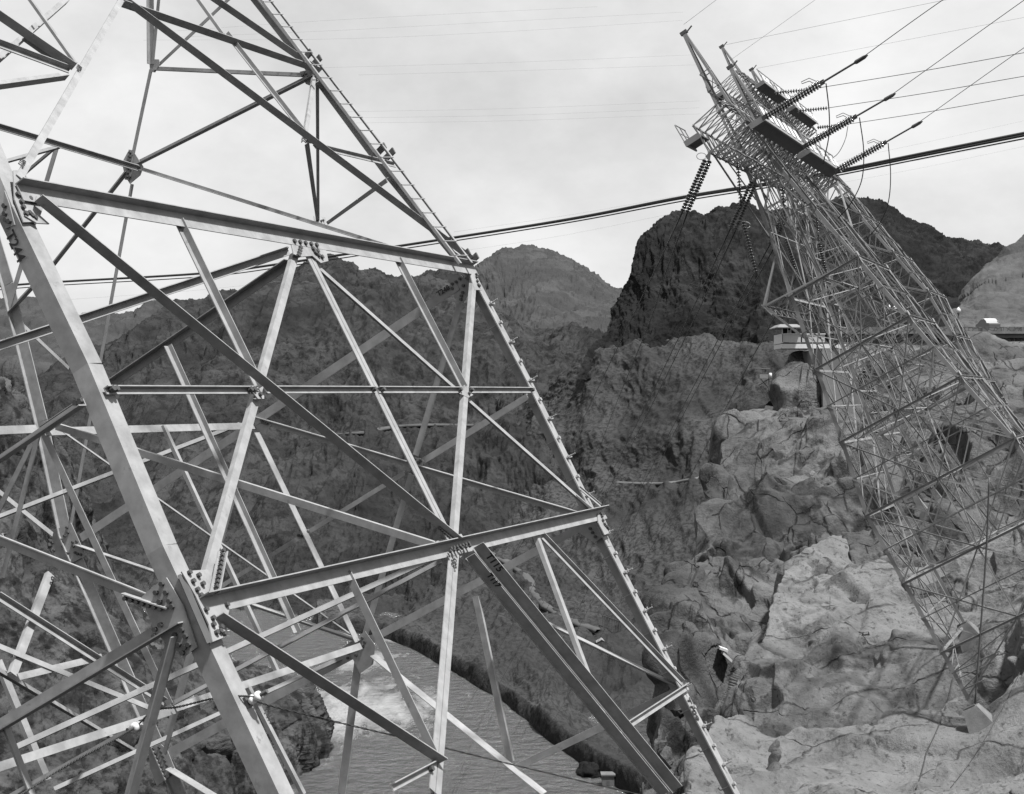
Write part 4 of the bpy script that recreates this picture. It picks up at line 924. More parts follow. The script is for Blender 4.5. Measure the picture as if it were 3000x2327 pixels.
def footing(p, root, s=1.0):
    """tapered block set in the rock, its top tilted square to the leg"""
    mb = MB(); q = [(-1, -1), (1, -1), (1, 1), (-1, 1)]
    rr = [p+D1*a*.40*s+WV*b*.40*s-NV*.05 for a, b in q]; rb = [p+D1*a*.85*s+WV*(b*.80-.1)*s-NV*1.5 for a, b in q]; rc = [v-Vector((0, 0, 2.5)) for v in rb]
    mb.prism(rr, rb); mb.prism(rb, rc); mb.build('footing', CONC, root)
    pl_ = MB(); pl_.box(p+NV*.0, D1*.3*s, WV*.3*s, NV*.04); pl_.build('base_plate', STEEL_DK, root)
for rt, off, ft in ((t2, OFF2, FEET2), (t3, OFF3, FEET3)):
    for k in 'ABCD': footing(leg_pt(k, ft[k], off), rt, 1.0 if rt is t2 else .45)
# ------------------------------------------------------------------ insulators, conductors and cables
def disc_string(name, label, group, a, b, r=.13, pitch=.17, parent=None, fit=True):
    a = Vector(a); b = Vector(b); L_ = (b-a).length; ax = (b-a)/L_; n = max(3, int(L_/pitch)); p_ = L_/n
    root = empty(name, a, label, 'insulator', group)
    prof = []
    d = MB()
    for i in range(n):
        d.lathe(a+ax*(p_*i), ax, [(0, .02), (.02*p_/.17, .05), (.05*p_/.17, .06), (.07*p_/.17, r*.9), (.10*p_/.17, r), (.115*p_/.17, r*.95), (.12*p_/.17, .03), (p_, .02)], 10)
    d.build('disc_stack', GLAZE, root, True)
    return root
def strain_pair(label, a, b, gap=.15, horn=True):
    """double dead-end string with yokes and an arcing loop"""
    a = Vector(a); b = Vector(b); ax = (b-a).normalized(); sd_ = ax.cross(Vector((0, 0, 1))).normalized(); up_ = sd_.cross(ax)
    root = empty('strain_insulator', a, label, 'insulator', 'strain insulators on the uphill side')
    for s in (-1, 1):
        n = int((b-a).length/.165); d = MB()
        for i in range(n):
            q = a.lerp(b, i/n)+up_*s*gap*.5; p_ = (b-a).length/n
            d.lathe(q, ax, [(0, .025), (.03, .06), (.05, .12), (.08, .145), (.10, .13), (.11, .03), (p_, .025)], 9)
        d.build('disc_stack', GLAZE, root, True)
    y = MB(); y.box(b+ax*.1, ax*.12, up_*gap*.8, sd_*.02); y.box(a-ax*.1, ax*.12, up_*gap*.8, sd_*.02); y.build('yoke', STEEL_DK, root)
    if horn:
        h = MB(); c = b-ax*.3
        h.tube([c+up_*.15, c+up_*.42-ax*.2, c+up_*.5-ax*.6, c+up_*.6-ax*.6, c+up_*.55-ax*.15, c+up_*.2+ax*.15], .02, 5); h.build('arcing_horn', STEEL_DK, root)
    cl = MB(); cl.tube([b+ax*.1, b+ax*2.2], .05, 6); cl.lathe(b+ax*1.9, ax, [(0, .03), (.15, .11), (.6, .10), (.8, .03)], 8); cl.build('clamp', STEEL_DK, root)
    return root
ORD = ['nearest', 'second', 'third', 'fourth', 'fifth', 'sixth', 'seventh', 'eighth']
def cable(name, label, pts, r, mt=CABLE, cat='cable', group=None, n=5):
    """smooth line through the given points (Catmull-Rom)"""
    pts = [Vector(p) for p in pts]; out = []
    ex = [pts[0]*2-pts[1]]+pts+[pts[-1]*2-pts[-2]]
    for k in range(1, len(ex)-2):
        p0, p1, p2, p3 = ex[k-1:k+3]; st = 8 if len(pts) > 2 else 10
        for i in range(st):
            t = i/st; out.append(.5*((2*p1)+(p2-p0)*t+(2*p0-5*p1+4*p2-p3)*t*t+(3*p1-p0-3*p2+p3)*t*t*t))
    out.append(pts[-1]); mb = MB(); mb.tube(out, r, n); o = mb.build(name, mt, None, True); return tag(o, label, cat, group)
# uphill strain strings and conductors of the middle tower
SI = [((2243, 342, 74), (2404, 245, 72), (2745, 12, 66), (3060, -200, 62), 'upper'), ((2362, 426, 82), (2500, 346, 80), (2976, 18, 73), (3200, -140, 70), 'middle'), ((2455, 497, 90), (2588, 421, 88), (2992, 146, 81), (3250, -30, 78), 'lower')]
for i, (a, b, c, d, nm) in enumerate(SI):
    A_, B_ = P(*a), P(*b)
    strain_pair('%s of the three thick double insulator strings slanting up right from the middle tower crossarm' % nm, A_, B_)
    ax = (B_-A_).normalized()
    cable('conductor_cable', '%s of the three steep power lines rising to the top right corner' % nm, [B_+ax*2.0, P(*c), P(*d)], .019, group='steep power lines rising to the right')
# uphill strings of the farthest tower
for i, (a, b, c, nm) in enumerate([((2268, 273, 118), (2360, 264, 117), (3010, 153, 104), 'upper'), ((2335, 326, 124), (2424, 317, 123), (3010, 222, 108), 'middle'), ((2394, 374, 130), (2460, 368, 129), (3010, 277, 113), 'lower')]):
    A_, B_ = P(*a), P(*b)
    disc_string('strain_insulator', '%s of three thin nearly level insulator strings behind the thick slanting ones' % nm, 'level insulator strings of the farthest tower', A_, B_, .17, .2)
    cable('conductor_cable', '%s of the three gently rising power lines fixed to thin level insulator strings' % nm, [B_, P(c[0]*.5+b[0]*.5, c[1]*.5+b[1]*.5+3, c[2]*.5+b[2]*.5), P(*c)], .026, group='gently rising power lines')
# jumper loops
for pts, nm in (([(2420, 245, 72), (2429, 330, 73), (2428, 400, 74), (2412, 480, 76)], 'first'), ([(2518, 345, 80), (2530, 440, 81), (2524, 530, 82), (2490, 600, 83), (2455, 640, 84)], 'longest'), ([(2602, 420, 88), (2609, 510, 89), (2603, 590, 90), (2580, 650, 91), (2540, 700, 92)], 'outermost'), ([(2484, 370, 127), (2476, 410, 127), (2455, 450, 127), (2425, 472, 127)], 'short curved')):
    cable('jumper_cable', '%s hanging jumper wire looping down on the right of the towers' % nm, [P(*p) for p in pts], .03, group='hanging jumper wires')
# sky wires from the mast tips
for i, (a, b, lb) in enumerate([((2003, 72, 80), (2130, -24, 74), 'faint wire leaving the tallest mast tip of the middle tower'), ((2128, 131, 90), (3050, -57, 70), 'faint wire leaving the higher of the two mast tips right of the tallest one'), ((2131, 183, 92), (2430, -30, 80), 'faint steep wire leaving the shorter mast just under the second tip'), ((2216, 201, 125), (3050, 42, 100), 'faint wire leaving the lowest mast tip beside the far walkway')]):
    cable('sky_wire', lb, [P(*a), P(*b)], .009, CABLE_FAINT, group='thin wires from the mast tips')
# suspension strings on the canyon side
SUS = [(2066, 468, 74, 1999, 620, 73, 'left string of the pair hanging farthest left over the black mountain', .13), (2080, 470, 74, 2013, 624, 73, 'right string of the pair hanging farthest left over the black mountain', .13),
       (2161, 473, 82, 2172, 612, 82, 'upright insulator string hanging left of the middle tower leg, upper half', .13), (2203, 530, 83, 2140, 668, 82, 'left string of the second slanting pair crossing the upright string', .13), (2213, 540, 83, 2155, 674, 82, 'right string of the second slanting pair crossing the upright string', .13),
       (2177, 648, 80, 2216, 800, 79, 'insulator string running down left of the tower leg to the black mountain face', .13), (2292, 545, 92, 2298, 632, 92, 'upright insulator string inside the middle tower top', .14),
       (2290, 634, 92, 2255, 716, 91, 'left string of the third slanting pair, seen through the tower', .14), (2300, 640, 92, 2268, 724, 91, 'right string of the third slanting pair, seen through the tower', .14),
       (2304, 698, 90, 2334, 806, 89, 'insulator string below the third slanting pair, seen through the tower', .14), (2390, 608, 100, 2399, 708, 100, 'upright insulator string farthest right inside the tower', .15), (2400, 712, 100, 2424, 822, 99, 'lowest insulator string farthest right inside the tower', .15),
       (2126, 280, 112, 2148, 332, 112, 'short dark insulator string under the far crossarm end', .16), (2282, 385, 118, 2288, 450, 118, 'short dark insulator string behind the white boards of the walkway', .16)]
for x0, y0, Y0, x1, y1, Y1, lb, r in SUS:
    disc_string('insulator_string', lb, 'suspension insulators on the canyon side', P(x0, y0, Y0), P(x1, y1, Y1), r)
for x, y, Y in ((2083, 436, 74), (2218, 508, 83)):
    mb = MB(); a = P(x, y, Y); q = [P(x+1, y, Y), P(x-17, y+24, Y), P(x-3, y+38, Y)]; mb.prism([v+Vector((0, .03, 0)) for v in q], q); 
    tag(mb.build('yoke_plate', STEEL_DK), 'dark triangular yoke plate above the %s slanting insulator pair' % ('leftmost' if x < 2100 else 'second'), 'yoke plate', 'yoke plates')
for x, y, Y, lb in ((2055, 458, 74, 'thin wire ring beside the leftmost slanting insulator pair'), (2165, 655, 82, 'thin wire ring at the foot of the second slanting insulator pair'), (2185, 660, 80, 'thin wire ring above the string on the black mountain face')):
    mb = MB(); c = P(x, y, Y); mb.tube([c+Vector((math.cos(t)*.24, 0, math.sin(t)*.17)) for t in [i*math.pi*1.9/14 for i in range(15)]], .022, 5); tag(mb.build('corona_ring', STEEL, None, True), lb, 'ring', 'corona rings')
# conductors falling from the strings to the powerhouse, down in the canyon
FALL = [([(1999, 622, 73), (1911, 809, 110), (1765, 1110, 200), (1661, 1324, 290), (1519, 1598, 400), (1300, 2035, 540), (1165, 2330, 620)], 'first'),
        ([(2013, 626, 73), (1945, 815, 110), (1897, 960, 150), (1798, 1201, 240), (1708, 1428, 330), (1560, 1720, 430), (1350, 2110, 560), (1245, 2330, 620)], 'second'),
        ([(2140, 670, 82), (2000, 965, 150), (1850, 1272, 260), (1741, 1480, 340), (1600, 1750, 440), (1420, 2090, 560), (1322, 2330, 630)], 'third'),
        ([(2155, 676, 82), (2010, 985, 150), (1858, 1290, 260), (1750, 1500, 340), (1612, 1765, 440), (1435, 2110, 560), (1332, 2330, 630)], 'fourth'),
        ([(2255, 718, 91), (2080, 1040, 170), (1925, 1340, 280), (1810, 1560, 370), (1660, 1850, 480), (1500, 2160, 580), (1420, 2330, 640)], 'fifth'),
        ([(2268, 726, 91), (2100, 1030, 170), (1960, 1300, 270), (1840, 1560, 360), (1700, 1830, 470), (1540, 2140, 580), (1448, 2330, 640)], 'sixth'),
        ([(2334, 810, 89), (2150, 1150, 170), (2020, 1400, 280), (1900, 1620, 380), (1740, 1900, 490), (1580, 2190, 600), (1508, 2330, 640)], 'seventh')]
for pts, nm in FALL:
    cable('conductor_cable', '%s from left of the power lines falling into the canyon behind the near tower' % nm, [P(*p) for p in pts], .045, group='power lines falling into the canyon')
# heavy cableway cables crossing the view
for dy, r, nm, grp in ((0, .115, 'upper thick black cable', 0), (10.5, .06, 'lower thinner black cable', 0), (4.0, .12, 'middle black cable', 0)):
    pts = [(-40, 842, 190), (150, 827, 185), (590, 801, 175), (840, 770, 165), (1380, 688, 150), (1700, 636, 143), (2000, 577, 136), (2250, 537, 132), (2440, 503, 128), (2700, 450, 124), (3040, 382, 120)]
    g = [1.0, 1.0, 1.0, 1, 1, 1, 1.2, 1.2, 1.3, 1.45, 1.6]
    if dy == 4.0: g = [.2, .2, .2, .2, .3, .5, .8, 1.0, 1.3, 1.6, 1.7]
    cable('cableway_cable', '%s of the heavy bundle crossing the sky behind both towers' % nm, [P(x, y+dy*g[i], Y) for i, (x, y, Y) in enumerate(pts)], r, group='heavy cableway cables', n=8)
# faint distant wires
FW = [[(500, 92), (1000, 58), (1750, 20)], [(500, 110), (1000, 89), (1500, 62), (2000, 36)], [(420, 118), (1000, 114), (1500, 92), (2000, 60)],
      [(900, 200), (1500, 183), (2050, 160)], [(1050, 220), (1500, 208), (2050, 190)], [(1000, 328), (1500, 318), (2050, 296)], [(1000, 346), (1500, 338), (2050, 316)], [(1000, 361), (1500, 354), (2050, 334)],
      [(1330, 680), (1700, 625), (2060, 560)], [(1360, 735), (1650, 690), (1960, 628)], [(2430, 478), (2700, 420), (3020, 350)], [(2430, 505), (2700, 468), (3020, 405)], [(2440, 540), (2700, 492), (3020, 425)],
      [(200, 878), (560, 852), (820, 825)]]
for i, l in enumerate(FW):
    where = 'high above the ladder' if l[0][1] < 130 else 'in the open sky between the towers' if l[0][1] < 400 else 'beside the heavy cable bundle'
    cable('distant_wire', '%s very faint distant wire from the top %s' % ((ORD+['ninth'])[[0,1,2,0,1,2,3,4,0,1,2,3,4,5][i]].replace('nearest', 'first'), where), [P(x, y, 330) for x, y in l], .015, CABLE_FAINT, group='very faint distant wires '+where)
# spool insulators and twisted wire on the near tower
def spool(x, y, pl, lb, dx):
    c = up(x, y, pl); n = PL[pl][1]; root = empty('spool_insulator', c, lb, 'insulator', 'white spool insulators on the near tower')
    s = MB(); s.lathe(c+n*.05, n, [(0, .02), (.0, .040), (.03, .045), (.042, .036), (.05, .024), (.062, .024), (.07, .036), (.082, .046), (.11, .043), (.118, .02)], 18); s.build('spool', WHITEPORC, root, True)
    b = MB(); b.lathe(c-n*.0, n, [(0, .018), (.245, .018)], 8); b.build('bolt', STEEL_DK, root); b = MB(); b.box(c-n*.02, D1*.03, NV*.05, n*.05); b.build('bracket', STEEL_DK, root); return c+n*.12
SP1 = spool(722, 2060, 'F', 'white porcelain spool insulator on the bright face of the nearest tower leg', 0)
SP0 = spool(424, 2122, 'L', 'white porcelain spool insulator beside the dark upright brace at lower left', 0)
def twisted(lb, pts, name='twisted_wire'):
    out = []; pts = [Vector(p) for p in pts]; n = 90
    def at(t):
        t *= len(pts)-1; k = min(int(t), len(pts)-2); f = t-k; e = [pts[0]*2-pts[1]]+pts+[pts[-1]*2-pts[-2]]; p0, p1, p2, p3 = e[k:k+4]
        return .5*((2*p1)+(p2-p0)*f+(2*p0-5*p1+4*p2-p3)*f*f+(3*p1-p0-3*p2+p3)*f**3)
    mb = MB()
    for ph in (0, math.pi):
        l = []
        for i in range(n*3):
            p = at(i/(n*3-1)); a = i*.55+ph; l.append(p+Vector((0, math.cos(a)*.006, math.sin(a)*.006)))
        mb.tube(l, .005, 5)
    return tag(mb.build(name, CABLE, None, True), lb, 'wire', 'twisted wires on the near tower')
ys = SP1.y
twisted('dark twisted wire sagging right from the spool insulator across the river', [SP1, P(775, 2063, ys+.3), P(1000, 2119, ys+1.5), P(1250, 2178, ys+3), P(1500, 2240, ys+4.5), P(1900, 2335, ys+7)])
twisted('dark twisted wire strung between the two white spool insulators', [SP1, P(700, 2040, SP1.y), P(620, 2048, (ys+SP0.y)/2), P(520, 2072, SP0.y+.2), P(450, 2082, SP0.y), SP0])
twisted('dark twisted wire running down left from the left spool insulator', [SP0, P(330, 2170, SP0.y-.5), P(200, 2240, SP0.y-1), P(60, 2330, SP0.y-1.5)])
# ------------------------------------------------------------------ roadside
def stone_mat():
    m = bpy.data.materials.new('masonry'); m.use_nodes = True; t = m.node_tree; b = t.nodes['Principled BSDF']; L = t.links.new; b.inputs['Roughness'].default_value = .9
    tc = t.nodes.new('ShaderNodeTexCoord'); v = t.nodes.new('ShaderNodeTexVoronoi'); v.inputs['Scale'].default_value = 1.6; v.feature = 'DISTANCE_TO_EDGE'; L(tc.outputs['Object'], v.inputs['Vector'])
    v2 = t.nodes.new('ShaderNodeTexVoronoi'); v2.inputs['Scale'].default_value = 1.6; L(tc.outputs['Object'], v2.inputs['Vector']); bw = t.nodes.new('ShaderNodeRGBToBW'); L(v2.outputs['Color'], bw.inputs[0])
    r = t.nodes.new('ShaderNodeMapRange'); r.inputs[3].default_value = .045; r.inputs[4].default_value = .15; L(bw.outputs[0], r.inputs[0])
    r2 = t.nodes.new('ShaderNodeMapRange'); r2.inputs[2].default_value = .12; L(v.outputs['Distance'], r2.inputs[0])
    mu = t.nodes.new('ShaderNodeMix'); mu.data_type = 'FLOAT'; L(r2.outputs[0], mu.inputs[0]); mu.inputs[2].default_value = .02; L(r.outputs[0], mu.inputs[3]); L(mu.outputs[0], b.inputs['Base Color']); return m
MASON = stone_mat(); WY = 205.0
root = empty('stone_wall', P(2440, 1015, WY), 'long rough stone retaining wall with parapet under the road', 'wall')
def slabpx(mb, x0, y0, x1, y1, Y, th): a = P(x0, y1, Y); b = P(x1, y0, Y); mb.aabb(a.x, Y, a.z, b.x, Y+th, b.z)
w = MB(); slabpx(w, 2440, 978, 2740, 1030, WY, 3); w.build('wall_face', MASON, root)
w = MB(); slabpx(w, 2468, 958, 3200, 972, WY+.2, .6); w.build('parapet', MASON, root)
w = MB(); slabpx(w, 2430, 971, 3200, 978, WY-.4, 3.4); w.build('coping', mat('coping_stone', .2, .9, var=.3, vscale=1), root)
w = MB(); slabpx(w, 2735, 978, 3200, 990, WY+.4, 3); w.build('wall_face', mat('road_edge', .28, .9, var=.2, vscale=.3), root)
w = MB(); slabpx(w, 2735, 990, 3200, 1012, WY+1.2, 3); w.build('wall_face', MASON, root)
rd = MB(); a = P(2440, 966, WY+.8); b = P(3400, 966, WY+.8); rd.aabb(a.x, a.y, a.z-.3, b.x+10, a.y+45, a.z-.1); tag(rd.build('road', mat('asphalt', .05, .9, var=.2, vscale=1)), kind='structure')
# street lamps
for (x, yb, Y, lb) in ((2621, 962, 212, 'tall black street lamp with white globe by the stone pier, left of the others'), (2645, 962, 213, 'black street lamp with white globe standing just right of the tall pair'), (2808, 958, 214, 'street lamp with white globe standing alone in front of pale granite'), (2605, 962, 215, 'slim street lamp with small white globe half hidden behind tower members')):
    g = P(x, yb, Y); hgt = (yb-905 if x != 2645 else yb-922)/F*Y if x != 2808 else (yb-912)/F*Y
    r_ = empty('street_lamp', g, lb, 'street lamp', 'street lamps along the road'); mb = MB(); mb.lathe(g, Vector((0, 0, 1)), [(0, .22), (.3, .2), (.4, .12), (hgt*.5, .10), (hgt-.5, .09), (hgt-.4, .2), (hgt-.3, .2)], 10); mb.build('post', STEEL_DK, r_)
    mb = MB(); mb.lathe(g, Vector((0, 0, 1)), [(hgt-.3, .12), (hgt-.15, .27), (hgt+.12, .34), (hgt+.35, .24), (hgt+.5, .10), (hgt+.6, .02)], 12); mb.build('globe', GLOBE, r_, True)
mb = MB(); slabpx(mb, 2618, 951, 2636, 962, 209, 1.2); slabpx(mb, 2616, 949.5, 2638, 951.5, 208.8, 1.6); tag(mb.build('stone_pier', CONC), 'small pale square pier on the parapet at the foot of the lamps', 'pier')
# car on the road
def car():
    Y = 216; a = P(2931, 968, Y); L_ = 4.9*.95; r_ = empty('parked_car', a, 'old rounded car with bright pale roof half hidden behind the parapet', 'car')
    prof = [(0, .35), (0, .9), (.25, 1.05), (.9, 1.1), (1.25, 1.55), (1.7, 1.72), (2.7, 1.70), (3.3, 1.45), (3.9, 1.12), (4.6, 1.0), (4.7, .6), (4.7, .35)]
    b = MB(); fa = [a+Vector((x, 0, z)) for x, z in prof]; fb = [p+Vector((0, 1.7, 0)) for p in fa]; b.prism(fb, fa); b.build('body', mat('car_paint', .12, .3), r_)
    b = MB(); fa = [a+Vector((x, -.03, z)) for x, z in [(1.15, 1.45), (1.55, 1.72), (2.1, 1.8), (2.7, 1.78), (3.3, 1.55), (3.3, 1.48), (2.7, 1.66), (1.7, 1.68), (1.3, 1.5)]]; fb = [p+Vector((0, 1.76, 0)) for p in fa]; b.prism(fb, fa); b.build('roof', WHITE, r_)
    b = MB(); fa = [a+Vector((x, -.02, z)) for x, z in [(1.3, 1.1), (1.55, 1.5), (2.7, 1.52), (3.2, 1.12)]]; fb = [p+Vector((0, .02, 0)) for p in fa]; b.prism(fb, fa); b.build('window', mat('car_glass', .02, .1), r_)
    for x in (.9, 3.8): b = MB(); b.lathe(a+Vector((x, -.02, .33)), Vector((0, 1, 0)), [(0, .1), (0, .33), (.2, .33), (.2, .1)], 14); b.build('wheel', STEEL_DK, r_)
    r_.rotation_euler = (0, 0, math.radians(97))
    b = MB(); b.tube([a+Vector((1.0, -.05, 1.45)), a+Vector((.9, -.05, 1.15)), a+Vector((.95, -.05, 1.05)), a+Vector((1.9, -.05, 1.04))], .05, 6); b.build('trim', WHITE, r_)
car()
# look-out pavilion on its concrete pier
def pavilion():
    Y = 195; r_ = empty('lookout_pavilion', P(2400, 1022, Y), 'white look-out pavilion with overhanging roof and railed deck behind the middle tower', 'pavilion')
    def bx(nm, x0, y0, x1, y1, d0, d1, m_): mb = MB(); a = P(x0, y1, Y); b = P(x1, y0, Y); mb.aabb(a.x, Y+d0, a.z, b.x, Y+d1, b.z); return mb.build(nm, m_, r_)
    bx('deck', 2291, 1008, 2480, 1021, 0, 6, WHITE)
    slat = mat('white_boarding', .55, .7, var=.3, vscale=6, stretch=(3, .01, .01))
    for x0, x1 in ((2292, 2346), (2350, 2416)): bx('railing', x0, 979, x1, 1003, 0, .12, slat)
    bx('railing', 2291, 978, 2294, 1006, 0, 6, WHITE); bx('handrail', 2291, 977.5, 2418, 980, -.1, .25, WHITE); bx('floor_beam', 2292, 1004.5, 2420, 1007, .1, 5.9, STEEL_DK)
    bx('wall', 2294, 961, 2334, 980, .8, 1.0, mat('opening_shade', .02, .9))  # near-black panel painted as the shade inside the open pavilion
    for x in (2293, 2309, 2318, 2333): bx('post', x-1, 959, x+1, 980, .2, .4, WHITE)
    bx('sign_board', 2311, 967, 2318, 977, .5, .7, WHITE)
    mb = MB(); a = P(2275, 959, Y); b = P(2348, 959, Y); zt = P(0, 950, Y).z; m0 = Vector(((a.x+b.x)/2, Y+2.5, zt))
    lo = [Vector((a.x, Y-.8, a.z)), Vector((b.x, Y-.8, a.z)), Vector((b.x, Y+5.5, a.z)), Vector((a.x, Y+5.5, a.z))]; hi = [v.lerp(m0, .33) for v in lo]
    for v in hi: v.z = zt
    mb.prism(hi[::-1], lo[::-1]); mb.prism(lo[::-1], [v-Vector((0, 0, .12)) for v in lo][::-1]); mb.build('roof', mat('roof_sheet', .24, .7, var=.15, vscale=1), r_)
pavilion()
pm = MB(); a = P(2412, 1170, 184); b = P(2500, 1021, 184); pm.quadbox([Vector((a.x, 184, a.z-6)), Vector((b.x+1.5, 183, a.z-6)), Vector((b.x+1.5, 200, a.z-6)), Vector((a.x, 200, a.z-6))][::-1], [Vector((a.x+.3, 186, b.z)), Vector((b.x, 185, b.z)), Vector((b.x, 200, b.z)), Vector((a.x+.3, 200, b.z))][::-1])
tag(pm.build('concrete_pier', mat('pale_concrete', .22, .9, var=.2, vscale=.5, streak=.3)), 'tall pale concrete pier carrying the look-out deck down to the rock', 'pier')
# little platform on stilts
def stilt():
    Y = 188; r_ = empty('stilt_platform', P(2240, 1130, Y), 'small box platform on crossed stilts left of the look-out, with a white drum', 'platform')
    def bx(nm, x0, y0, x1, y1, d, m_): mb = MB(); a = P(x0, y1, Y); b = P(x1, y0, Y); mb.aabb(a.x, Y, a.z, b.x, Y+d, b.z); return mb.build(nm, m_, r_)
    bx('box', 2226, 1097, 2252, 1109, 1.6, mat('grey_board', .25, .8, var=.2)); 
    mb = MB(); mb.lathe(P(2257, 1108, Y), Vector((0, 0, 1)), [(0, .1), (0, .19), (.6, .19), (.65, .1)], 12); mb.build('drum', WHITE, r_, True)
    for l in ([(2228, 1110), (2254, 1140)], [(2254, 1110), (2222, 1130)], [(2252, 1109), (2254, 1145)], [(2222, 1080), (2256, 1082)], [(2253, 1082), (2252, 1100)]):
        mb = MB(); mb.tube([P(x, y, Y+.3) for x, y in l], .06, 5); mb.build('strut', WOOD, r_)
stilt()
# ------------------------------------------------------------------ canyon floor
def shack(x, y, D, w, d, h, lb, nm='shack', flat=False):
    g = P(x, y, D); r_ = empty(nm, g, lb, 'hut' if not flat else 'block house')
    b = MB(); b.aabb(g.x-w/2, g.y-d/2, g.z-3, g.x+w/2, g.y+d/2, g.z+h); b.build('wall', mat(nm+'_wall', .16 if not flat else .14, .9, var=.2, vscale=.5), r_)
    if flat:
        b = MB(); b.aabb(g.x-w/2-.5, g.y-d/2-.5, g.z+h, g.x+w/2+.5, g.y+d/2+.5, g.z+h+.6); b.build('roof', mat(nm+'_roof', .16, .9, var=.2, vscale=.3), r_)
    else:
        for s in (-1, 1):
            q = [Vector((g.x+s*(w/2+.5), g.y-d/2-.5, g.z+h-.3)), Vector((g.x+s*(w/2+.5), g.y+d/2+.5, g.z+h-.3)), Vector((g.x, g.y+d/2+.5, g.z+h+w*.3)), Vector((g.x, g.y-d/2-.5, g.z+h+w*.3))]
            b = MB(); b.prism([v+Vector((0, 0, .2)) for v in q], q) if s < 0 else b.prism(q, [v+Vector((0, 0, .2)) for v in q]); b.build('roof', mat(nm+'_roof', .26, .9), r_)
        b = MB(); b.prism([Vector((g.x-w/2, g.y-d/2, g.z+h)), Vector((g.x+w/2, g.y-d/2, g.z+h)), Vector((g.x, g.y-d/2, g.z+h+w*.27))], [Vector((g.x-w/2, g.y+d/2, g.z+h)), Vector((g.x+w/2, g.y+d/2, g.z+h)), Vector((g.x, g.y+d/2, g.z+h+w*.27))]); b.build('gable', mat(nm+'_gable', .16, .9), r_)
    b = MB(); b.aabb(g.x-.6, g.y-d/2-.1, g.z, g.x+.6, g.y-d/2-.02, g.z+2.0); b.build('door', WOOD, r_)
shack(1762, 1893, 905, 5.6, 6.5, 2.7, 'tiny gabled hut on the bare terrace above the river')
shack(1781, 2298, 640, 5.2, 4.5, 4.2, 'small flat-roofed block house by the water at the foot of the rock', 'block_house', True)
for i, (x, y0, y1, D, lb) in enumerate([(1683, 1830, 1772, 985, 'bare pole on the terrace, leftmost of the bunch'), (1700, 1828, 1750, 980, 'tall pole with crossarms on the terrace'), (1712, 1815, 1768, 975, 'pole just right of the tall crossarm pole'), (1770, 1870, 1838, 940, 'short pole behind the gabled hut'),
        (1652, 1620, 1575, 1160, 'lone pole on the slope above the dirt road'), (1693, 1625, 1580, 1140, 'lone pole on the slope beside the falling power lines'), (1556, 1470, 1425, 1270, 'distant pole on the scrub slope left of the bright ledge')]):
    g = P(x, y0+14, D); t_ = P(x, y1, D); r_ = empty('utility_pole', g, lb, 'pole', 'poles on the canyon terrace'); mb = MB(); mb.tube([g, t_], .22, 6, .15); mb.build('post', WOOD, r_)
    for k in range(3 if i == 1 else 1): mb = MB(); z = t_-Vector((0, 0, .8+1.6*k)); mb.box(z, Vector((1.4, 0, 0)), Vector((0, .12, 0)), Vector((0, 0, .12))); mb.build('crossarm', WOOD, r_)
for i in range(7):
    pass
fr = MB(); g0 = P(1765, 1822, 960); g1 = P(1822, 1842, 925)
r_ = empty('pole_frame', g0, 'row of dark posts under a long beam, like a rack, behind the hut', 'rack')
for i in range(9):
    p = g0.lerp(g1, i/8); mb = MB(); mb.aabb(p.x-.2, p.y-.2, p.z-3, p.x+.2, p.y+.2, p.z+4.2); mb.build('post', WOOD, r_)
mb = MB(); mb.tube([g0+Vector((0, 0, 4.2)), g1+Vector((0, 0, 4.2))], .25, 5); mb.build('beam', WOOD, r_)
# boulder standing in the water
def boulder(nm, c, rx, ry, rz, lb, m_, seed=1):
    bm_ = MB(); nu, nv = 40, 22
    for j in range(nv+1):
        for i in range(nu):
            th = math.pi*j/nv; ph = 2*math.pi*i/nu; bm_.v.append(Vector((math.sin(th)*math.cos(ph), math.sin(th)*math.sin(ph), math.cos(th))))
    g = np.array([tuple(v) for v in bm_.v]); k = 1+.35*fbm(g*1.6+seed, 5, seed)+.22*fbm(g*2.5+seed, 4, seed+9, True)
    bm_.v = [Vector((c.x+v[0]*rx*q, c.y+v[1]*ry*q, c.z+v[2]*rz*q)) for v, q in zip(g, k)]
    for j in range(nv):
        for i in range(nu): bm_.f.append((j*nu+i, (j+1)*nu+i, (j+1)*nu+(i+1) % nu, j*nu+(i+1) % nu))
    return tag(bm_.build(nm, m_, None, True), lb, 'boulder')
c = onz(1732, 2262); boulder('boulder', c, 6.5, 11, 4.5, 'low black boulder standing in the river near the small block house', M_BLACK, 3)
# bank rocks along the water's edge: uncountable rubble
rub = MB(); rnd = random.Random(5)
bank = [(1060, 1815), (1130, 1837), (1230, 1872), (1320, 1925), (1440, 1992), (1560, 2078), (1650, 2148), (1740, 2205)]
for i in range(620):
    t = rnd.random()*(len(bank)-1); k = int(t); f = t-k; x = bank[k][0]+(bank[k+1][0]-bank[k][0])*f; y = bank[k][1]+(bank[k+1][1]-bank[k][1])*f
    c = onz(x+rnd.gauss(2, 5), y+rnd.gauss(-2, 4)); r = rnd.uniform(.5, 1.9)*(1.3 if rnd.random() < .1 else 1); c.z += rnd.uniform(-.5, .9)
    ring = lambda z, q: [c+Vector((math.cos(a)*r*q*rnd.uniform(.7, 1.2), math.sin(a)*r*1.4*q*rnd.uniform(.7, 1.2), z*r)) for a in [j*math.pi/3 for j in range(6)]]
    rub.prism(ring(-.7, 1)[::-1], ring(.55, .6)[::-1])
tag(rub.build('riverbank_rubble', mat('wet_rock', .08, .6, var=.6, vscale=.5)), 'dark tumbled rocks lining the river edge', 'rubble', kind='stuff')
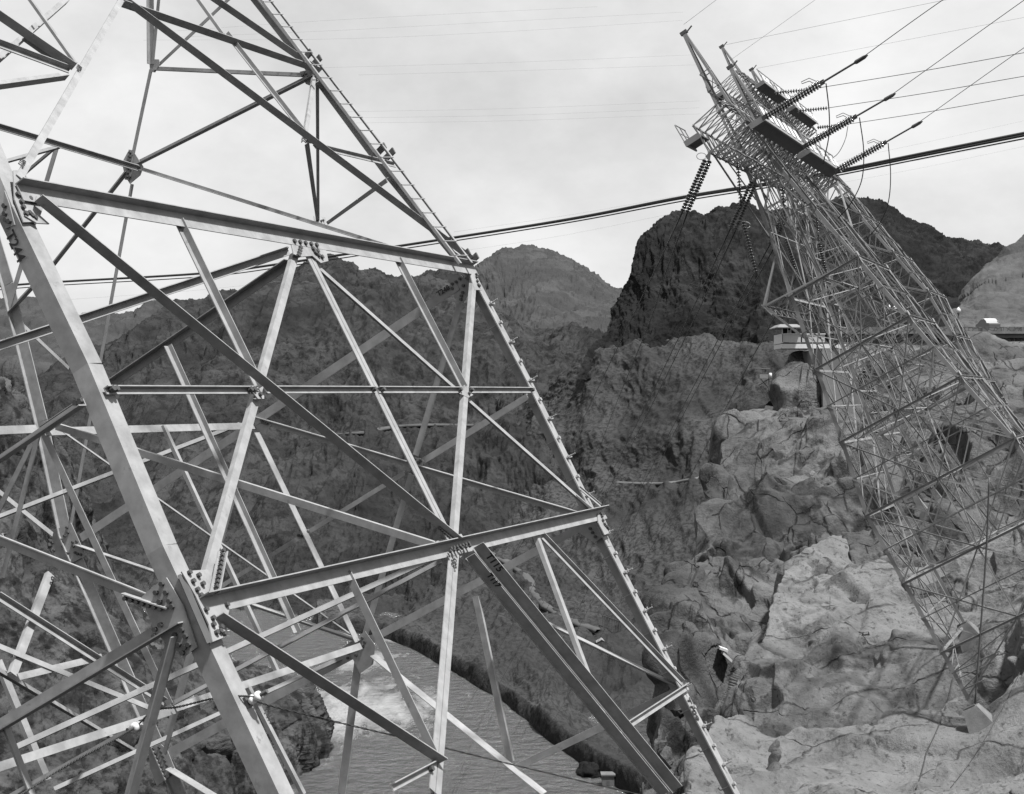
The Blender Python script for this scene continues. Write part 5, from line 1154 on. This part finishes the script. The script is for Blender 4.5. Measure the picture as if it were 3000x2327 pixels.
# ------------------------------------------------------------------ bits on the pale rock
dg = bpy.context.evaluated_depsgraph_get(); bpy.context.view_layer.update(); dg = bpy.context.evaluated_depsgraph_get()
ROCKS = [o for o in bpy.data.objects if o.name.startswith(('rock_slope', 'cliff', 'hill'))]
BV = {}
def hit(x, y, names=('rock_slope', 'cliff')):
    best = None
    for o in ROCKS:
        if not o.name.startswith(names): continue
        if o.name not in BV: BV[o.name] = BVHTree.FromObject(o, dg)
        h = BV[o.name].ray_cast(Vector((0, 0, 0)), ray(x, y).normalized())
        if h[0] is not None and (best is None or h[3] < best[1]): best = (h[0], h[3], h[1])
    return (best[0], best[2]) if best else (P(x, y, 90), Vector((0, -1, 0)))
for x, y, y2, lb in ((2296, 1684, 1648, 'thin upright steel pin in the pale rock near its upper edge'), (2338, 1655, 1640, 'short steel pin right of the pin at the rock edge'), (2431, 1784, 1748, 'thin upright steel pin in the middle of the pale rock face')):
    g, n = hit(x, y); mb = MB(); mb.tube([g-Vector((0, 0, .2)), g+Vector((.02, 0, (y-y2)/F*g.y))], .022, 5); tag(mb.build('steel_pin', STEEL_DK), lb, 'pin', 'steel pins in the rock')
g, n = hit(2532, 1856); mb = MB(); mb.tube([g+Vector((-.12, -.1, -.2)), g+Vector((-.1, -.15, .12)), g+Vector((.22, -.15, .14)), g+Vector((.3, -.1, -.1))], .045, 6); tag(mb.build('bent_pipe', STEEL_DK), 'small bent dark pipe lying on the pale rock', 'pipe')
def rockline(name, lb, pts, r):
    q = []
    for (xa, ya), (xb, yb) in zip(pts[:-1], pts[1:]):
        for i in range(6):
            g, n = hit(xa+(xb-xa)*i/6, ya+(yb-ya)*i/6); q.append(g-ray(2600, 1900).normalized()*.08)
    sm = [q[0]]+[(q[i-1]+q[i]*2+q[i+1])/4 for i in range(1, len(q)-1)]+[q[-1]]
    mb = MB(); mb.tube(sm, r, 5); tag(mb.build(name, CABLE, None, True), lb, 'cable', 'cables lying on the rock')
rockline('ground_cable', 'dark cable lying down the pale rock left of the concrete footing', [(2792, 1985), (2782, 2030), (2768, 2080), (2740, 2150), (2715, 2200), (2698, 2270), (2680, 2320)], .035)
rockline('ground_cable', 'thin cable crossing the lower right rock below the concrete footing', [(2990, 1965), (2950, 2050), (2900, 2140), (2870, 2190), (2830, 2250), (2775, 2320)], .02)
g, n = hit(2120, 1915); r_ = empty('metal_chute', g, 'bright sheet-metal chute lying in the dark cleft left of the pale rock', 'chute')
for (a, b) in (((2108, 1903), (2132, 1912)), ((2118, 1918), (2144, 1941))):
    mb = MB(); p, q = P(a[0], a[1], g.y-1), P(b[0], b[1], g.y-1); mb.quadbox([p+Vector((0, 0, .0)), q, q+Vector((0, 1, -.05)), p+Vector((0, 1, -.05))], [v+Vector((.05, 0, .16)) for v in (p, q, q+Vector((0, 1, -.05)), p+Vector((0, 1, -.05)))]); mb.build('sheet', BOARD, r_)
def ribbon(name, pts, w, m_, lift=.35, names=('hill',)):
    c = []
    for (xa, ya), (xb, yb) in zip(pts[:-1], pts[1:]):
        for i in range(5): c.append(hit(xa+(xb-xa)*i/5, ya+(yb-ya)*i/5, names)[0])
    c.append(hit(pts[-1][0], pts[-1][1], names)[0])
    for _ in range(3): c = [c[0]]+[(c[i-1]+c[i]*2+c[i+1])/4 for i in range(1, len(c)-1)]+[c[-1]]
    mb = MB()
    for i, p in enumerate(c):
        t = (c[min(i+1, len(c)-1)]-c[max(i-1, 0)]); t.z = 0; t.normalize(); sd_ = Vector((t.y, -t.x, 0))
        k = w*(.8+.4*random.random())/2; mb.v += [p-sd_*k+Vector((0, 0, lift)), p+sd_*k+Vector((0, 0, lift)), p+sd_*k*1.6-Vector((0, 0, 2)), p-sd_*k*1.6-Vector((0, 0, 2))]
    for i in range(len(c)-1):
        for q in range(4): mb.f.append((i*4+q, i*4+(q+1) % 4, i*4+4+(q+1) % 4, i*4+4+q))
    return tag(mb.build(name, m_, None, True), kind='structure')
DIRT = mat('pale_dirt', .085, .95, var=.35, vscale=.08)
ribbon('road', [(1812, 1412), (1870, 1415), (1935, 1415), (1990, 1410), (2040, 1400), (2066, 1392)], 3.5, mat('pale_road', .15, .9))
ribbon('road', [(1000, 1272), (1070, 1264), (1160, 1247), (1230, 1243), (1300, 1243), (1385, 1244)], 9, DIRT, .6)
ribbon('road', [(1340, 1565), (1400, 1597), (1440, 1622), (1500, 1650), (1548, 1690), (1562, 1730), (1590, 1768), (1640, 1798), (1700, 1826), (1760, 1846)], 5, DIRT)
# guy wire from the tower down to its footing
fp = leg_pt('C', FEET2['C'], OFF2)
cable('guy_wire', 'straight upright steel rod dropping to the concrete footing of the middle tower', [P(2898, 1400, fp.y-1), P(2890, 1600, fp.y-.6), P(2876, 1800, fp.y-.4), P(2856, 2062, fp.y-.1)], .055, STEEL_DK, 'rod', 'rods')
